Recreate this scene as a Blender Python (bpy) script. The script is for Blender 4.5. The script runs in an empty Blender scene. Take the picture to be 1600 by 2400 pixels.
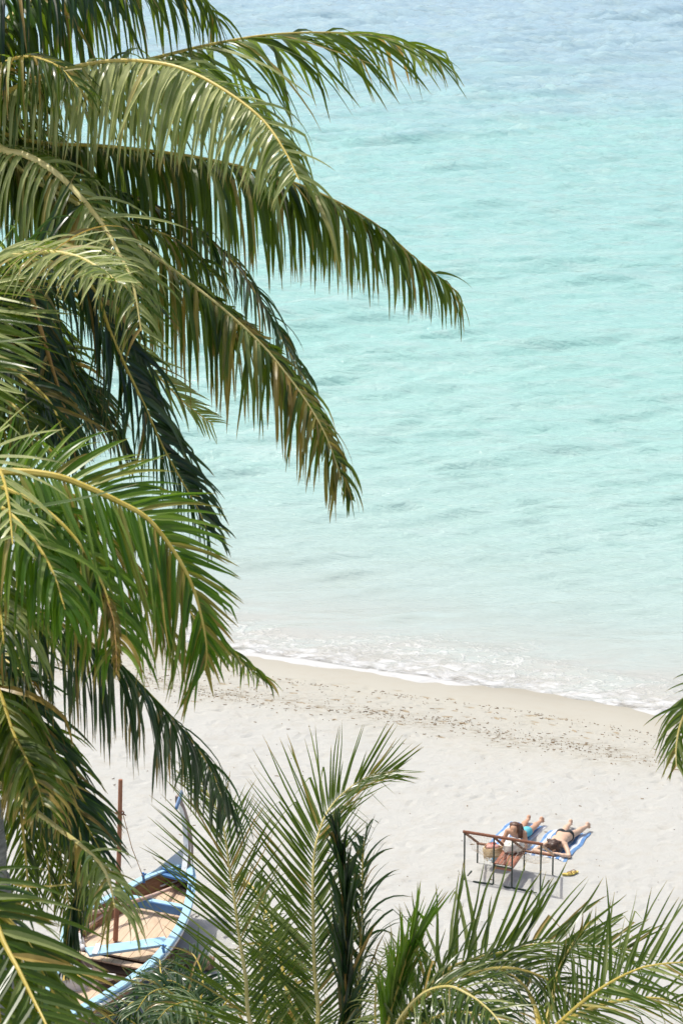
import bpy, math, random
import numpy as np
from mathutils import Vector, Matrix
V = Vector
random.seed(7)
SC = bpy.context.scene
COL = SC.collection

# ------------------------------------------------------------------ camera
F = 6500.0                 # focal length in units of the 2400-high picture
CAMZ = 21.6
PITCH = math.radians(15.0)
cam = bpy.data.cameras.new('camera')
cam.sensor_fit = 'VERTICAL'
cam.sensor_height = 36.0
cam.sensor_width = 24.0
cam.lens = 36.0 * F / 2400.0
cam.clip_start = 0.5
cam.clip_end = 20000.0
cam.dof.use_dof = True
cam.dof.focus_distance = 40.0
cam.dof.aperture_fstop = 5.0
camo = bpy.data.objects.new('camera', cam)
COL.objects.link(camo)
camo.location = (0, 0, CAMZ)
camo.rotation_euler = (math.pi / 2 - PITCH, 0, 0)
SC.camera = camo

# ------------------------------------------------------------------ world, sun, exposure
TO_SUN = V((-0.39, 0.30, 1.0)).normalized()
ELEV = math.asin(TO_SUN.z)
world = bpy.data.worlds.new('World')
SC.world = world
world.use_nodes = True
wn = world.node_tree
wn.nodes.clear()
sky = wn.nodes.new('ShaderNodeTexSky')
sky.sky_type = 'NISHITA'
sky.sun_disc = False
sky.sun_elevation = ELEV
sky.sun_rotation = math.atan2(TO_SUN.x, TO_SUN.y)
sky.air_density = 1.0
sky.dust_density = 5.0
sky.ozone_density = 1.0
bg = wn.nodes.new('ShaderNodeBackground')
bg.inputs['Strength'].default_value = 0.15
wo = wn.nodes.new('ShaderNodeOutputWorld')
wn.links.new(sky.outputs[0], bg.inputs[0])
wn.links.new(bg.outputs[0], wo.inputs[0])
sl = bpy.data.lights.new('sun', 'SUN')
sl.energy = 3.2
sl.angle = math.radians(0.5)
sl.color = (1.0, 0.96, 0.89)
so = bpy.data.objects.new('sun', sl)
COL.objects.link(so)
so.location = (-20, 40, 60)
so.rotation_euler = TO_SUN.to_track_quat('Z', 'Y').to_euler()
SC.view_settings.view_transform = 'Standard'
SC.view_settings.look = 'None'
SC.view_settings.gamma = 1.0
SC.view_settings.exposure = 0.15
SC.cycles.max_bounces = 8
SC.cycles.transparent_max_bounces = 8

# ------------------------------------------------------------------ picture geometry: where a ray of the survey picture meets a depth or a height
RGT = V((1, 0, 0)); FWD = V((0, math.cos(PITCH), -math.sin(PITCH))); UPV = V((0, math.sin(PITCH), math.cos(PITCH)))
CAM = V((0, 0, CAMZ))
def ray(px, py):
    return FWD + RGT * ((px - 800) / F) - UPV * ((py - 1200) / F)
def at(px, py, D):
    return CAM + ray(px, py) * D
def onz(px, py, z):
    r = ray(px, py)
    return CAM + r * ((z - CAMZ) / r.z)

# shoreline: straight line through two points on the water plane
S0 = onz(580, 1532, 0.0); S1 = onz(1600, 1680, 0.0)
SD = (S1 - S0).normalized()
SN = V((SD.y, -SD.x, 0)).normalized()          # landward normal
if SN.y > 0: SN = -SN
def shore_d(x, y):
    return (x - S0.x) * SN.x + (y - S0.y) * SN.y
def shore_a(x, y):
    return (x - S0.x) * SD.x + (y - S0.y) * SD.y
def base_h(d):
    d = np.asarray(d, dtype=float)
    land = 0.75 * (1 - np.exp(-np.maximum(d, 0) / 6.0))
    sea = np.maximum(d, -60) * 0.125
    return np.where(d > 0, land, sea)
BEACH = None
def gz(x, y):
    if BEACH is None: return float(base_h(shore_d(x, y)))
    ax, ay, Z = BEACH
    i = min(max(int(np.searchsorted(ax, x)) - 1, 0), len(ax) - 2); j = min(max(int(np.searchsorted(ay, y)) - 1, 0), len(ay) - 2)
    u = (x - ax[i]) / (ax[i + 1] - ax[i]); v = (y - ay[j]) / (ay[j + 1] - ay[j])
    return float((Z[j, i] * (1 - u) + Z[j, i + 1] * u) * (1 - v) + (Z[j + 1, i] * (1 - u) + Z[j + 1, i + 1] * u) * v)
def ground(px, py, up=0.0):
    z = 0.7
    for _ in range(8):
        p = onz(px, py, z + up)
        z = gz(p.x, p.y)
    return V((p.x, p.y, z + up))

# ------------------------------------------------------------------ object helpers
def tag(o, label=None, cat=None, group=None, kind=None):
    if label: o['label'] = label
    if cat: o['category'] = cat
    if group: o['group'] = group
    if kind: o['kind'] = kind
    return o
def empty(name, loc, label, cat, group=None):
    o = bpy.data.objects.new(name, None)
    o.empty_display_size = 0.2
    COL.objects.link(o)
    o.location = loc
    return tag(o, label, cat, group)
def root_loc(o):
    p = V((0, 0, 0))
    while o is not None:
        p = p + o.location
        o = o.parent
    return p
class MB:
    """collects shapes in world coordinates; build() links them as ONE mesh object"""
    def __init__(s):
        s.v = []; s.f = []; s.c = []; s.m = []
    def add(s, vs, fs, c=None, m=0):
        b = len(s.v)
        s.v += [tuple(v) for v in vs]
        s.f += [tuple(b + i for i in f) for f in fs]
        s.c += [c if c else (0, 0, 0, 1)] * len(vs)
        s.m += [m] * len(fs)
    def tube(s, pts, rad, n=8, cap=True, flat=1.0, upv=None, m=0):
        pts = [V(p) for p in pts]
        if not hasattr(rad, '__len__'): rad = [rad] * len(pts)
        vs = []; fs = []
        ref = None
        for i, p in enumerate(pts):
            t = (pts[min(i + 1, len(pts) - 1)] - pts[max(i - 1, 0)]).normalized()
            if ref is None:
                ref = V(upv) if upv is not None else (V((0, 0, 1)) if abs(t.z) < 0.9 else V((1, 0, 0)))
            a = t.cross(ref)
            if a.length < 1e-5: a = t.cross(V((0.3, 1, 0.2)))
            a.normalize()
            b = a.cross(t).normalized(); ref = b
            for k in range(n):
                th = 2 * math.pi * k / n
                vs.append(p + a * math.cos(th) * rad[i] + b * math.sin(th) * rad[i] * flat)
        for i in range(len(pts) - 1):
            for k in range(n):
                k2 = (k + 1) % n
                fs.append((i * n + k, i * n + k2, (i + 1) * n + k2, (i + 1) * n + k))
        if cap:
            fs.append(tuple(range(n - 1, -1, -1)))
            fs.append(tuple((len(pts) - 1) * n + k for k in range(n)))
        s.add(vs, fs, m=m)
    def beam(s, a, b, w, h, upv=(0, 0, 1), bev=0.0, m=0):
        """a bar of section w x h from a to b, with small chamfers"""
        a = V(a); b = V(b); t = (b - a).normalized()
        x = t.cross(V(upv)).normalized(); y = x.cross(t).normalized()
        bev = bev or min(w, h) * 0.12
        prof = [(-w/2+bev, -h/2), (w/2-bev, -h/2), (w/2, -h/2+bev), (w/2, h/2-bev), (w/2-bev, h/2), (-w/2+bev, h/2), (-w/2, h/2-bev), (-w/2, -h/2+bev)]
        vs = [a + x * u + y * q for u, q in prof] + [b + x * u + y * q for u, q in prof]
        n = 8
        fs = [(k, (k + 1) % n, n + (k + 1) % n, n + k) for k in range(n)]
        fs += [tuple(range(n - 1, -1, -1)), tuple(range(n, 2 * n))]
        s.add(vs, fs, m=m)
    def grid(s, rows, m=0, c=None):
        nr = len(rows); nc = len(rows[0])
        vs = [p for r in rows for p in r]
        fs = [(i * nc + j, i * nc + j + 1, (i + 1) * nc + j + 1, (i + 1) * nc + j) for i in range(nr - 1) for j in range(nc - 1)]
        s.add(vs, fs, c=c, m=m)
    def build(s, name, mat, parent=None, smooth=True, cattr=None, fix=True):
        o0 = root_loc(parent) if parent else V((0, 0, 0))
        me = bpy.data.meshes.new(name)
        vv = [(x - o0.x, y - o0.y, z - o0.z) for x, y, z in s.v]
        me.from_pydata(vv, [], s.f)
        mats = mat if isinstance(mat, (list, tuple)) else [mat]
        for q in mats: me.materials.append(q)
        if len(mats) > 1: me.polygons.foreach_set('material_index', s.m)
        if cattr:
            ca = me.color_attributes.new(cattr, 'FLOAT_COLOR', 'POINT')
            ca.data.foreach_set('color', np.array(s.c, dtype=np.float32).ravel())
        if fix:
            import bmesh
            bm = bmesh.new(); bm.from_mesh(me)
            bmesh.ops.recalc_face_normals(bm, faces=bm.faces)
            bm.to_mesh(me); bm.free()
        if smooth:
            me.polygons.foreach_set('use_smooth', [True] * len(me.polygons))
            try: me.set_sharp_from_angle(angle=math.radians(42))
            except Exception: pass
        o = bpy.data.objects.new(name, me)
        COL.objects.link(o)
        if parent: o.parent = parent
        return o
def top_mesh(mb, name, mat, base, label, cat, group=None, **kw):
    """a thing that is a single mesh, with its origin at base"""
    o = mb.build(name, mat, None, **kw)
    me = o.data
    co = np.empty(len(me.vertices) * 3, dtype=np.float32)
    me.vertices.foreach_get('co', co)
    co = co.reshape(-1, 3) - np.array(base, dtype=np.float32)
    me.vertices.foreach_set('co', co.ravel())
    o.location = base
    return tag(o, label, cat, group)
def catmull(pts, n):
    pts = [V(p) for p in pts]
    P = [pts[0] * 2 - pts[1]] + pts + [pts[-1] * 2 - pts[-2]]
    dense = []
    for i in range(1, len(P) - 2):
        for k in range(16):
            t = k / 16.0
            a, b, c, d = P[i - 1], P[i], P[i + 1], P[i + 2]
            dense.append(0.5 * ((2 * b) + (c - a) * t + (2 * a - 5 * b + 4 * c - d) * t * t + (3 * b - a - 3 * c + d) * t ** 3))
    dense.append(pts[-1])
    L = [0.0]
    for i in range(1, len(dense)): L.append(L[-1] + (dense[i] - dense[i - 1]).length)
    out = []; j = 0
    for k in range(n):
        s = L[-1] * k / (n - 1)
        while j < len(L) - 2 and L[j + 1] < s: j += 1
        u = (s - L[j]) / max(1e-9, L[j + 1] - L[j])
        out.append(dense[j].lerp(dense[j + 1], min(1, max(0, u))))
    return out, L[-1]

# ------------------------------------------------------------------ materials
def new_mat(name):
    m = bpy.data.materials.new(name)
    m.use_nodes = True
    nt = m.node_tree
    b = nt.nodes['Principled BSDF']
    return m, nt, b
def N(nt, t, **kw):
    n = nt.nodes.new(t)
    for k, v in kw.items(): setattr(n, k, v)
    return n
def ramp(nt, fac, stops, interp='LINEAR'):
    r = nt.nodes.new('ShaderNodeValToRGB')
    r.color_ramp.interpolation = interp
    e = r.color_ramp.elements
    while len(e) < len(stops): e.new(0.5)
    for q, (p, c) in zip(e, stops):
        q.position = p
        q.color = tuple(c) + (1,) if len(c) == 3 else c
    if fac is not None: nt.links.new(fac, r.inputs[0])
    return r
def mixc(nt, fac, a, b, mode='MIX'):
    m = nt.nodes.new('ShaderNodeMix'); m.data_type = 'RGBA'; m.blend_type = mode
    for sock, v in ((m.inputs[0], fac), (m.inputs[6], a), (m.inputs[7], b)):
        if hasattr(v, 'is_linked') or hasattr(v, 'links'): nt.links.new(v, sock)
        elif isinstance(v, (int, float)): sock.default_value = v
        else: sock.default_value = tuple(v) + (1,) if len(v) == 3 else v
    return m.outputs[2]
def noise(nt, vec, scale, detail=4, rough=0.55, dist=0.0):
    n = nt.nodes.new('ShaderNodeTexNoise')
    n.inputs['Scale'].default_value = scale; n.inputs['Detail'].default_value = detail
    n.inputs['Roughness'].default_value = rough; n.inputs['Distortion'].default_value = dist
    if vec is not None: nt.links.new(vec, n.inputs['Vector'])
    return n.outputs[0]
def mapping(nt, vec, scale=(1, 1, 1), rot=(0, 0, 0)):
    m = nt.nodes.new('ShaderNodeMapping')
    m.inputs['Scale'].default_value = scale; m.inputs['Rotation'].default_value = rot
    nt.links.new(vec, m.inputs['Vector'])
    return m.outputs[0]
def bump(nt, h, strength, dist, prev=None):
    b = nt.nodes.new('ShaderNodeBump')
    b.inputs['Strength'].default_value = strength; b.inputs['Distance'].default_value = dist
    nt.links.new(h, b.inputs['Height'])
    if prev is not None: nt.links.new(prev, b.inputs['Normal'])
    return b.outputs[0]
def math_n(nt, op, a, b=None, c=None):
    m = nt.nodes.new('ShaderNodeMath'); m.operation = op
    for i, v in enumerate((a, b, c)):
        if v is None: continue
        if isinstance(v, (int, float)): m.inputs[i].default_value = v
        else: nt.links.new(v, m.inputs[i])
    return m.outputs[0]
def mrange(nt, v, a, b, c=0.0, d=1.0, smooth=True):
    m = nt.nodes.new('ShaderNodeMapRange')
    if smooth: m.interpolation_type = 'SMOOTHSTEP'
    m.inputs['From Min'].default_value = a; m.inputs['From Max'].default_value = b
    m.inputs['To Min'].default_value = c; m.inputs['To Max'].default_value = d
    nt.links.new(v, m.inputs['Value'])
    return m.outputs[0]

def simple_mat(name, c1, c2, scale=8.0, rough=0.6, stretch=(1, 1, 1), bumpd=0.0, spec=0.4, wear=None):
    m, nt, b = new_mat(name)
    tc = N(nt, 'ShaderNodeTexCoord')
    v = mapping(nt, tc.outputs['Object'], stretch)
    n = noise(nt, v, scale, 5, 0.6)
    r = ramp(nt, n, [(0.3, c1), (0.7, c2)])
    col = r.outputs[0]
    if wear:
        n2 = noise(nt, tc.outputs['Object'], wear[1], 6, 0.7)
        k = mrange(nt, n2, wear[2], wear[2] + 0.08)
        col = mixc(nt, k, col, wear[0])
    nt.links.new(col, b.inputs['Base Color'])
    b.inputs['Roughness'].default_value = rough
    b.inputs['Specular IOR Level'].default_value = spec
    if bumpd:
        nt.links.new(bump(nt, n, 0.6, bumpd), b.inputs['Normal'])
    return m

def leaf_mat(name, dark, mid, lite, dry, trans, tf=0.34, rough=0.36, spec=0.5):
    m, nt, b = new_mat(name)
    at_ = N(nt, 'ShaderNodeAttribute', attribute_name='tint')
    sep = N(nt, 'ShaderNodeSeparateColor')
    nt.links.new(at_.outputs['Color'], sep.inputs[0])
    base = ramp(nt, sep.outputs[1], [(0.0, dark), (0.55, mid), (1.0, lite)]).outputs[0]  # dark end paints shade, pale end paints sunlit sheen into the leaf colour
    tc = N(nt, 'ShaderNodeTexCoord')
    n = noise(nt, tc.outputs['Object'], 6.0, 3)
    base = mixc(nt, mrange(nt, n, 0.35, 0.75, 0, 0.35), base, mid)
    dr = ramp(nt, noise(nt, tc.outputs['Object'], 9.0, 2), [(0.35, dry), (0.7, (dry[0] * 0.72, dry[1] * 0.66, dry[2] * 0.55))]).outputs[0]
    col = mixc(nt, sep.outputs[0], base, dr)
    nt.links.new(col, b.inputs['Base Color'])
    b.inputs['Roughness'].default_value = rough
    b.inputs['Specular IOR Level'].default_value = spec
    t = N(nt, 'ShaderNodeBsdfTranslucent')
    tcol = mixc(nt, sep.outputs[0], trans, (dry[0] * 0.9, dry[1] * 0.8, dry[2] * 0.6))
    nt.links.new(tcol, t.inputs['Color'])
    mx = N(nt, 'ShaderNodeMixShader')
    mx.inputs[0].default_value = tf
    nt.links.new(b.outputs[0], mx.inputs[1]); nt.links.new(t.outputs[0], mx.inputs[2])
    nt.links.new(mx.outputs[0], nt.nodes['Material Output'].inputs[0])
    return m
M = {}
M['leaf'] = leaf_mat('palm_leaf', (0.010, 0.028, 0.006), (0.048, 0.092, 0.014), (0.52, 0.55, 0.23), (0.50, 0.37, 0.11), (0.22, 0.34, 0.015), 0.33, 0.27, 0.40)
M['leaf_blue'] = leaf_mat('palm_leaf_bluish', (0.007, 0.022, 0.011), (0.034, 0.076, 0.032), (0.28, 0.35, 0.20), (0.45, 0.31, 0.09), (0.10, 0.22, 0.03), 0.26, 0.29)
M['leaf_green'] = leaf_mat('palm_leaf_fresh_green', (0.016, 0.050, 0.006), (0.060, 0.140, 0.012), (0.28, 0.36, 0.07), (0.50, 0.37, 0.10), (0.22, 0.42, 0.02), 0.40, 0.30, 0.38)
M['rib'] = simple_mat('palm_midrib', (0.50, 0.38, 0.05), (0.66, 0.53, 0.13), 5.0, 0.42, (1, 1, 1), 0.0, 0.5)
M['rib_dry'] = simple_mat('palm_midrib_dry', (0.36, 0.20, 0.05), (0.50, 0.30, 0.09), 6.0, 0.55)
M['rib_pale'] = simple_mat('palm_midrib_pale', (0.56, 0.47, 0.14), (0.72, 0.63, 0.27), 5.0, 0.45)

# trunk: ringed grey bark
def trunk_mat():
    m, nt, b = new_mat('palm_bark')
    tc = N(nt, 'ShaderNodeTexCoord')
    v = mapping(nt, tc.outputs['Object'], (1, 1, 6))
    n = noise(nt, v, 4.0, 6, 0.65)
    n2 = noise(nt, tc.outputs['Object'], 3.0, 4)
    c = ramp(nt, n, [(0.3, (0.10, 0.105, 0.10)), (0.55, (0.21, 0.22, 0.215)), (0.75, (0.34, 0.33, 0.30))]).outputs[0]
    c = mixc(nt, mrange(nt, n2, 0.5, 0.75, 0, 0.5), c, (0.16, 0.15, 0.10))
    nt.links.new(c, b.inputs['Base Color'])
    b.inputs['Roughness'].default_value = 0.85
    nt.links.new(bump(nt, n, 0.8, 0.02), b.inputs['Normal'])
    return m
M['bark'] = trunk_mat()

def sand_mat():
    m, nt, b = new_mat('beach_sand')
    geo = N(nt, 'ShaderNodeNewGeometry')
    pos = geo.outputs['Position']
    d = N(nt, 'ShaderNodeAttribute', attribute_name='shore').outputs['Fac']
    n1 = noise(nt, pos, 0.35, 4)
    n2 = noise(nt, pos, 3.0, 5, 0.6)
    n3 = noise(nt, pos, 60.0, 2, 0.7)
    dn = math_n(nt, 'ADD', d, math_n(nt, 'MULTIPLY_ADD', n1, 2.4, -1.2))
    wet = ramp(nt, mrange(nt, dn, -1.0, 9.0, smooth=False), [(0.0, (0.335, 0.305, 0.235)), (0.12, (0.395, 0.378, 0.315)), (0.30, (0.425, 0.416, 0.360)), (0.55, (0.442, 0.440, 0.396)), (0.75, (0.448, 0.452, 0.422))]).outputs[0]
    # browner colour inside the dents of the trodden footprint band
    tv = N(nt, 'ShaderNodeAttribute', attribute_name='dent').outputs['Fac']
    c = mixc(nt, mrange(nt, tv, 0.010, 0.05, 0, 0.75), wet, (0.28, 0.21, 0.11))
    c = mixc(nt, mrange(nt, n2, 0.46, 0.72, 0, 0.22), c, (0.37, 0.325, 0.245))
    # fine washed-up grit along the tide line
    tb_ = math_n(nt, 'MULTIPLY', mrange(nt, dn, 3.2, 3.9), mrange(nt, dn, 3.9, 4.9, 1, 0))
    gr = mrange(nt, noise(nt, mapping(nt, pos, (1, 2.2, 1)), 4.0, 8, 0.75), 0.44, 0.66)
    c = mixc(nt, math_n(nt, 'MULTIPLY', math_n(nt, 'MULTIPLY', tb_, gr), 0.75), c, (0.245, 0.215, 0.15))
    # tiny grains of shell and coral
    vor = N(nt, 'ShaderNodeTexVoronoi'); vor.inputs['Scale'].default_value = 7.0
    nt.links.new(pos, vor.inputs['Vector'])
    sp = mrange(nt, vor.outputs['Distance'], 0.03, 0.10, 1.0, 0.0)
    spn = mrange(nt, noise(nt, pos, 1.7, 3), 0.52, 0.62)
    c = mixc(nt, math_n(nt, 'MULTIPLY', math_n(nt, 'MULTIPLY', sp, spn), mrange(nt, d, 1.6, 2.6)), c, (0.33, 0.24, 0.14))
    nt.links.new(c, b.inputs['Base Color'])
    b.inputs['Roughness'].default_value = 0.9
    rr = mrange(nt, dn, -0.5, 2.2, 0.45, 0.92)
    nt.links.new(rr, b.inputs['Roughness'])
    b.inputs['Specular IOR Level'].default_value = 0.2
    amt = mrange(nt, d, 1.2, 2.6, 0.05, 1.0)
    h = math_n(nt, 'MULTIPLY', math_n(nt, 'MULTIPLY_ADD', n3, 0.25, noise(nt, pos, 9.0, 5, 0.6)), amt)
    nt.links.new(bump(nt, h, 0.7, 0.04), b.inputs['Normal'])
    return m
M['sand'] = sand_mat()

def water_mat():
    m, nt, b = new_mat('sea_water')
    geo = N(nt, 'ShaderNodeNewGeometry')
    pos = geo.outputs['Position']
    d = N(nt, 'ShaderNodeAttribute', attribute_name='shore').outputs['Fac']       # negative out to sea
    off = math_n(nt, 'MULTIPLY', d, -1.0)
    nbig = noise(nt, mapping(nt, pos, (0.03, 0.07, 1)), 1.0, 3, 0.6)
    offn = math_n(nt, 'MULTIPLY', off, math_n(nt, 'MULTIPLY_ADD', nbig, 0.9, 0.55))
    lg = math_n(nt, 'LOGARITHM', math_n(nt, 'ADD', math_n(nt, 'MAXIMUM', offn, 0.0), 1.0), 10.0)
    lg = math_n(nt, 'MULTIPLY', lg, 1 / 2.6)
    # depth colour: sand showing through, pale aqua, turquoise, then blue
    def P(x): return math.log10(x + 1) / 2.6
    col = ramp(nt, lg, [(0.0, (0.45, 0.43, 0.38)), (P(2.5), (0.43, 0.44, 0.40)), (P(6), (0.385, 0.46, 0.425)), (P(13), (0.35, 0.52, 0.478)), (P(40), (0.30, 0.53, 0.485)), (P(95), (0.29, 0.52, 0.50)), (P(150), (0.305, 0.455, 0.515)), (P(260), (0.31, 0.445, 0.545))]).outputs[0]
    # pale streaks painted into the colour for sky reflected off the waves
    n_p = noise(nt, mapping(nt, pos, (0.30, 0.95, 1), (0, 0, 0.25)), 1.0, 6, 0.68, 0.4)
    col = mixc(nt, mrange(nt, n_p, 0.40, 0.72, 0.0, 0.45), col, (0.44, 0.56, 0.53))
    # foam at the edge
    sx = mapping(nt, pos, (1, 1, 1), (0, 0, -math.atan2(SD.y, SD.x)))
    wob = noise(nt, mapping(nt, sx, (0.22, 0.10, 1)), 1.0, 3)
    wid = math_n(nt, 'MULTIPLY_ADD', wob, 3.4, 0.0)
    fine = noise(nt, mapping(nt, sx, (1.0, 1.5, 1)), 2.3, 7, 0.68, 0.6)
    vor = N(nt, 'ShaderNodeTexVoronoi', feature='DISTANCE_TO_EDGE')
    vor.inputs['Scale'].default_value = 2.6
    dv = N(nt, 'ShaderNodeVectorMath', operation='ADD')
    nzc = N(nt, 'ShaderNodeTexNoise'); nzc.inputs['Scale'].default_value = 1.6; nzc.inputs['Detail'].default_value = 4
    nt.links.new(sx, nzc.inputs['Vector'])
    sc_ = N(nt, 'ShaderNodeVectorMath', operation='SCALE'); sc_.inputs['Scale'].default_value = 1.1
    nt.links.new(nzc.outputs['Color'], sc_.inputs[0])
    nt.links.new(sx, dv.inputs[0]); nt.links.new(sc_.outputs[0], dv.inputs[1])
    nt.links.new(dv.outputs[0], vor.inputs['Vector'])
    lace = mrange(nt, vor.outputs['Distance'], 0.02, 0.20, 1.0, 0.0)
    edge = math_n(nt, 'DIVIDE', off, wid)                      # 0 at the sand, 1 at the foam's outer side
    band = mrange(nt, edge, 0.35, 1.6, 1.0, 0.0)
    solid = mrange(nt, math_n(nt, 'ADD', fine, math_n(nt, 'MULTIPLY', band, 0.31)), 0.65, 0.96)
    lac = math_n(nt, 'MULTIPLY', math_n(nt, 'MULTIPLY', lace, mrange(nt, edge, 0.5, 2.2, 0.7, 0.0)), mrange(nt, fine, 0.38, 0.62))
    lip = mrange(nt, off, 0.02, 0.20, 0.8, 0.0)
    # a few far flecks
    fl = math_n(nt, 'MULTIPLY', mrange(nt, noise(nt, mapping(nt, sx, (0.5, 1.2, 1)), 1.0, 7, 0.72), 0.70, 0.76), mrange(nt, off, 3, 9, 1.0, 0.0))
    foam = math_n(nt, 'MAXIMUM', math_n(nt, 'MAXIMUM', math_n(nt, 'MAXIMUM', math_n(nt, 'MULTIPLY', solid, band), lac), lip), math_n(nt, 'MULTIPLY', fl, 0.6))
    foam = math_n(nt, 'MINIMUM', foam, 1.0)
    col = mixc(nt, foam, col, (0.62, 0.635, 0.635))
    nt.links.new(col, b.inputs['Base Color'])
    nt.links.new(mrange(nt, foam, 0.0, 0.6, 0.12, 0.85), b.inputs['Roughness'])
    b.inputs['IOR'].default_value = 1.333
    b.inputs['Specular IOR Level'].default_value = 0.5
    r1 = noise(nt, mapping(nt, pos, (0.5, 1.3, 1), (0, 0, 0.3)), 1.5, 5, 0.6, 0.3)
    r2 = noise(nt, mapping(nt, pos, (0.8, 1.6, 1), (0, 0, -0.2)), 4.5, 4, 0.6)
    amp = mrange(nt, off, 0.5, 14.0, 0.25, 1.0)
    hh = math_n(nt, 'MULTIPLY', math_n(nt, 'ADD', r1, math_n(nt, 'MULTIPLY', r2, 0.22)), amp)
    hh = math_n(nt, 'ADD', hh, math_n(nt, 'MULTIPLY', foam, 0.25))
    nt.links.new(bump(nt, hh, 0.7, 0.24), b.inputs['Normal'])
    # thin sheet of water right at the edge lets the sand through
    tr = N(nt, 'ShaderNodeBsdfTransparent')
    tr.inputs[0].default_value = (0.95, 0.97, 0.96, 1)
    mx = N(nt, 'ShaderNodeMixShader')
    k = math_n(nt, 'MULTIPLY', mrange(nt, off, 0.0, 0.5, 0.7, 0.0), math_n(nt, 'SUBTRACT', 1.0, foam))
    nt.links.new(k, mx.inputs[0]); nt.links.new(b.outputs[0], mx.inputs[1]); nt.links.new(tr.outputs[0], mx.inputs[2])
    nt.links.new(mx.outputs[0], nt.nodes['Material Output'].inputs[0])
    return m
M['water'] = water_mat()

# ------------------------------------------------------------------ setting: beach sheet and sea
def np_mesh(name, X, Y, Z, mat, attrs, kind):
    ny, nx = X.shape
    me = bpy.data.meshes.new(name)
    co = np.stack([X, Y, Z], -1).reshape(-1, 3).astype(np.float32)
    idx = np.arange(ny * nx).reshape(ny, nx)
    q = np.stack([idx[:-1, :-1], idx[:-1, 1:], idx[1:, 1:], idx[1:, :-1]], -1).reshape(-1, 4)
    me.vertices.add(len(co)); me.vertices.foreach_set('co', co.ravel())
    me.loops.add(q.size); me.loops.foreach_set('vertex_index', q.ravel().astype(np.int32))
    me.polygons.add(len(q)); me.polygons.foreach_set('loop_start', np.arange(0, q.size, 4, dtype=np.int32))
    me.update(calc_edges=True)
    me.polygons.foreach_set('use_smooth', np.ones(len(q), dtype=bool))
    for k, a in attrs.items():
        t = me.attributes.new(k, 'FLOAT', 'POINT')
        t.data.foreach_set('value', a.ravel().astype(np.float32))
    me.materials.append(mat)
    o = bpy.data.objects.new(name, me)
    COL.objects.link(o)
    return tag(o, kind=kind)
def axis(lo, hi, step, far, grow=1.25):
    a = list(np.arange(lo, hi + step * 0.5, step))
    s = step; p = a[-1]; up = []
    while p < far:
        s *= grow; p += s; up.append(p)
    s = step; p = a[0]; dn = []
    while p > -far:
        s *= grow; p -= s; dn.append(p)
    return np.array(dn[::-1] + a + up)
rng = np.random.default_rng(3)
def lattice_noise(x, y, scale, seed):
    r = np.random.default_rng(seed)
    T = r.random((64, 64))
    u = x / scale; v = y / scale
    iu = np.floor(u).astype(int); iv = np.floor(v).astype(int)
    fu = u - iu; fv = v - iv
    fu = fu * fu * (3 - 2 * fu); fv = fv * fv * (3 - 2 * fv)
    g = lambda a, b: T[a % 64, b % 64]
    return (g(iu, iv) * (1 - fu) * (1 - fv) + g(iu + 1, iv) * fu * (1 - fv) + g(iu, iv + 1) * (1 - fu) * fv + g(iu + 1, iv + 1) * fu * fv) - 0.5

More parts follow.
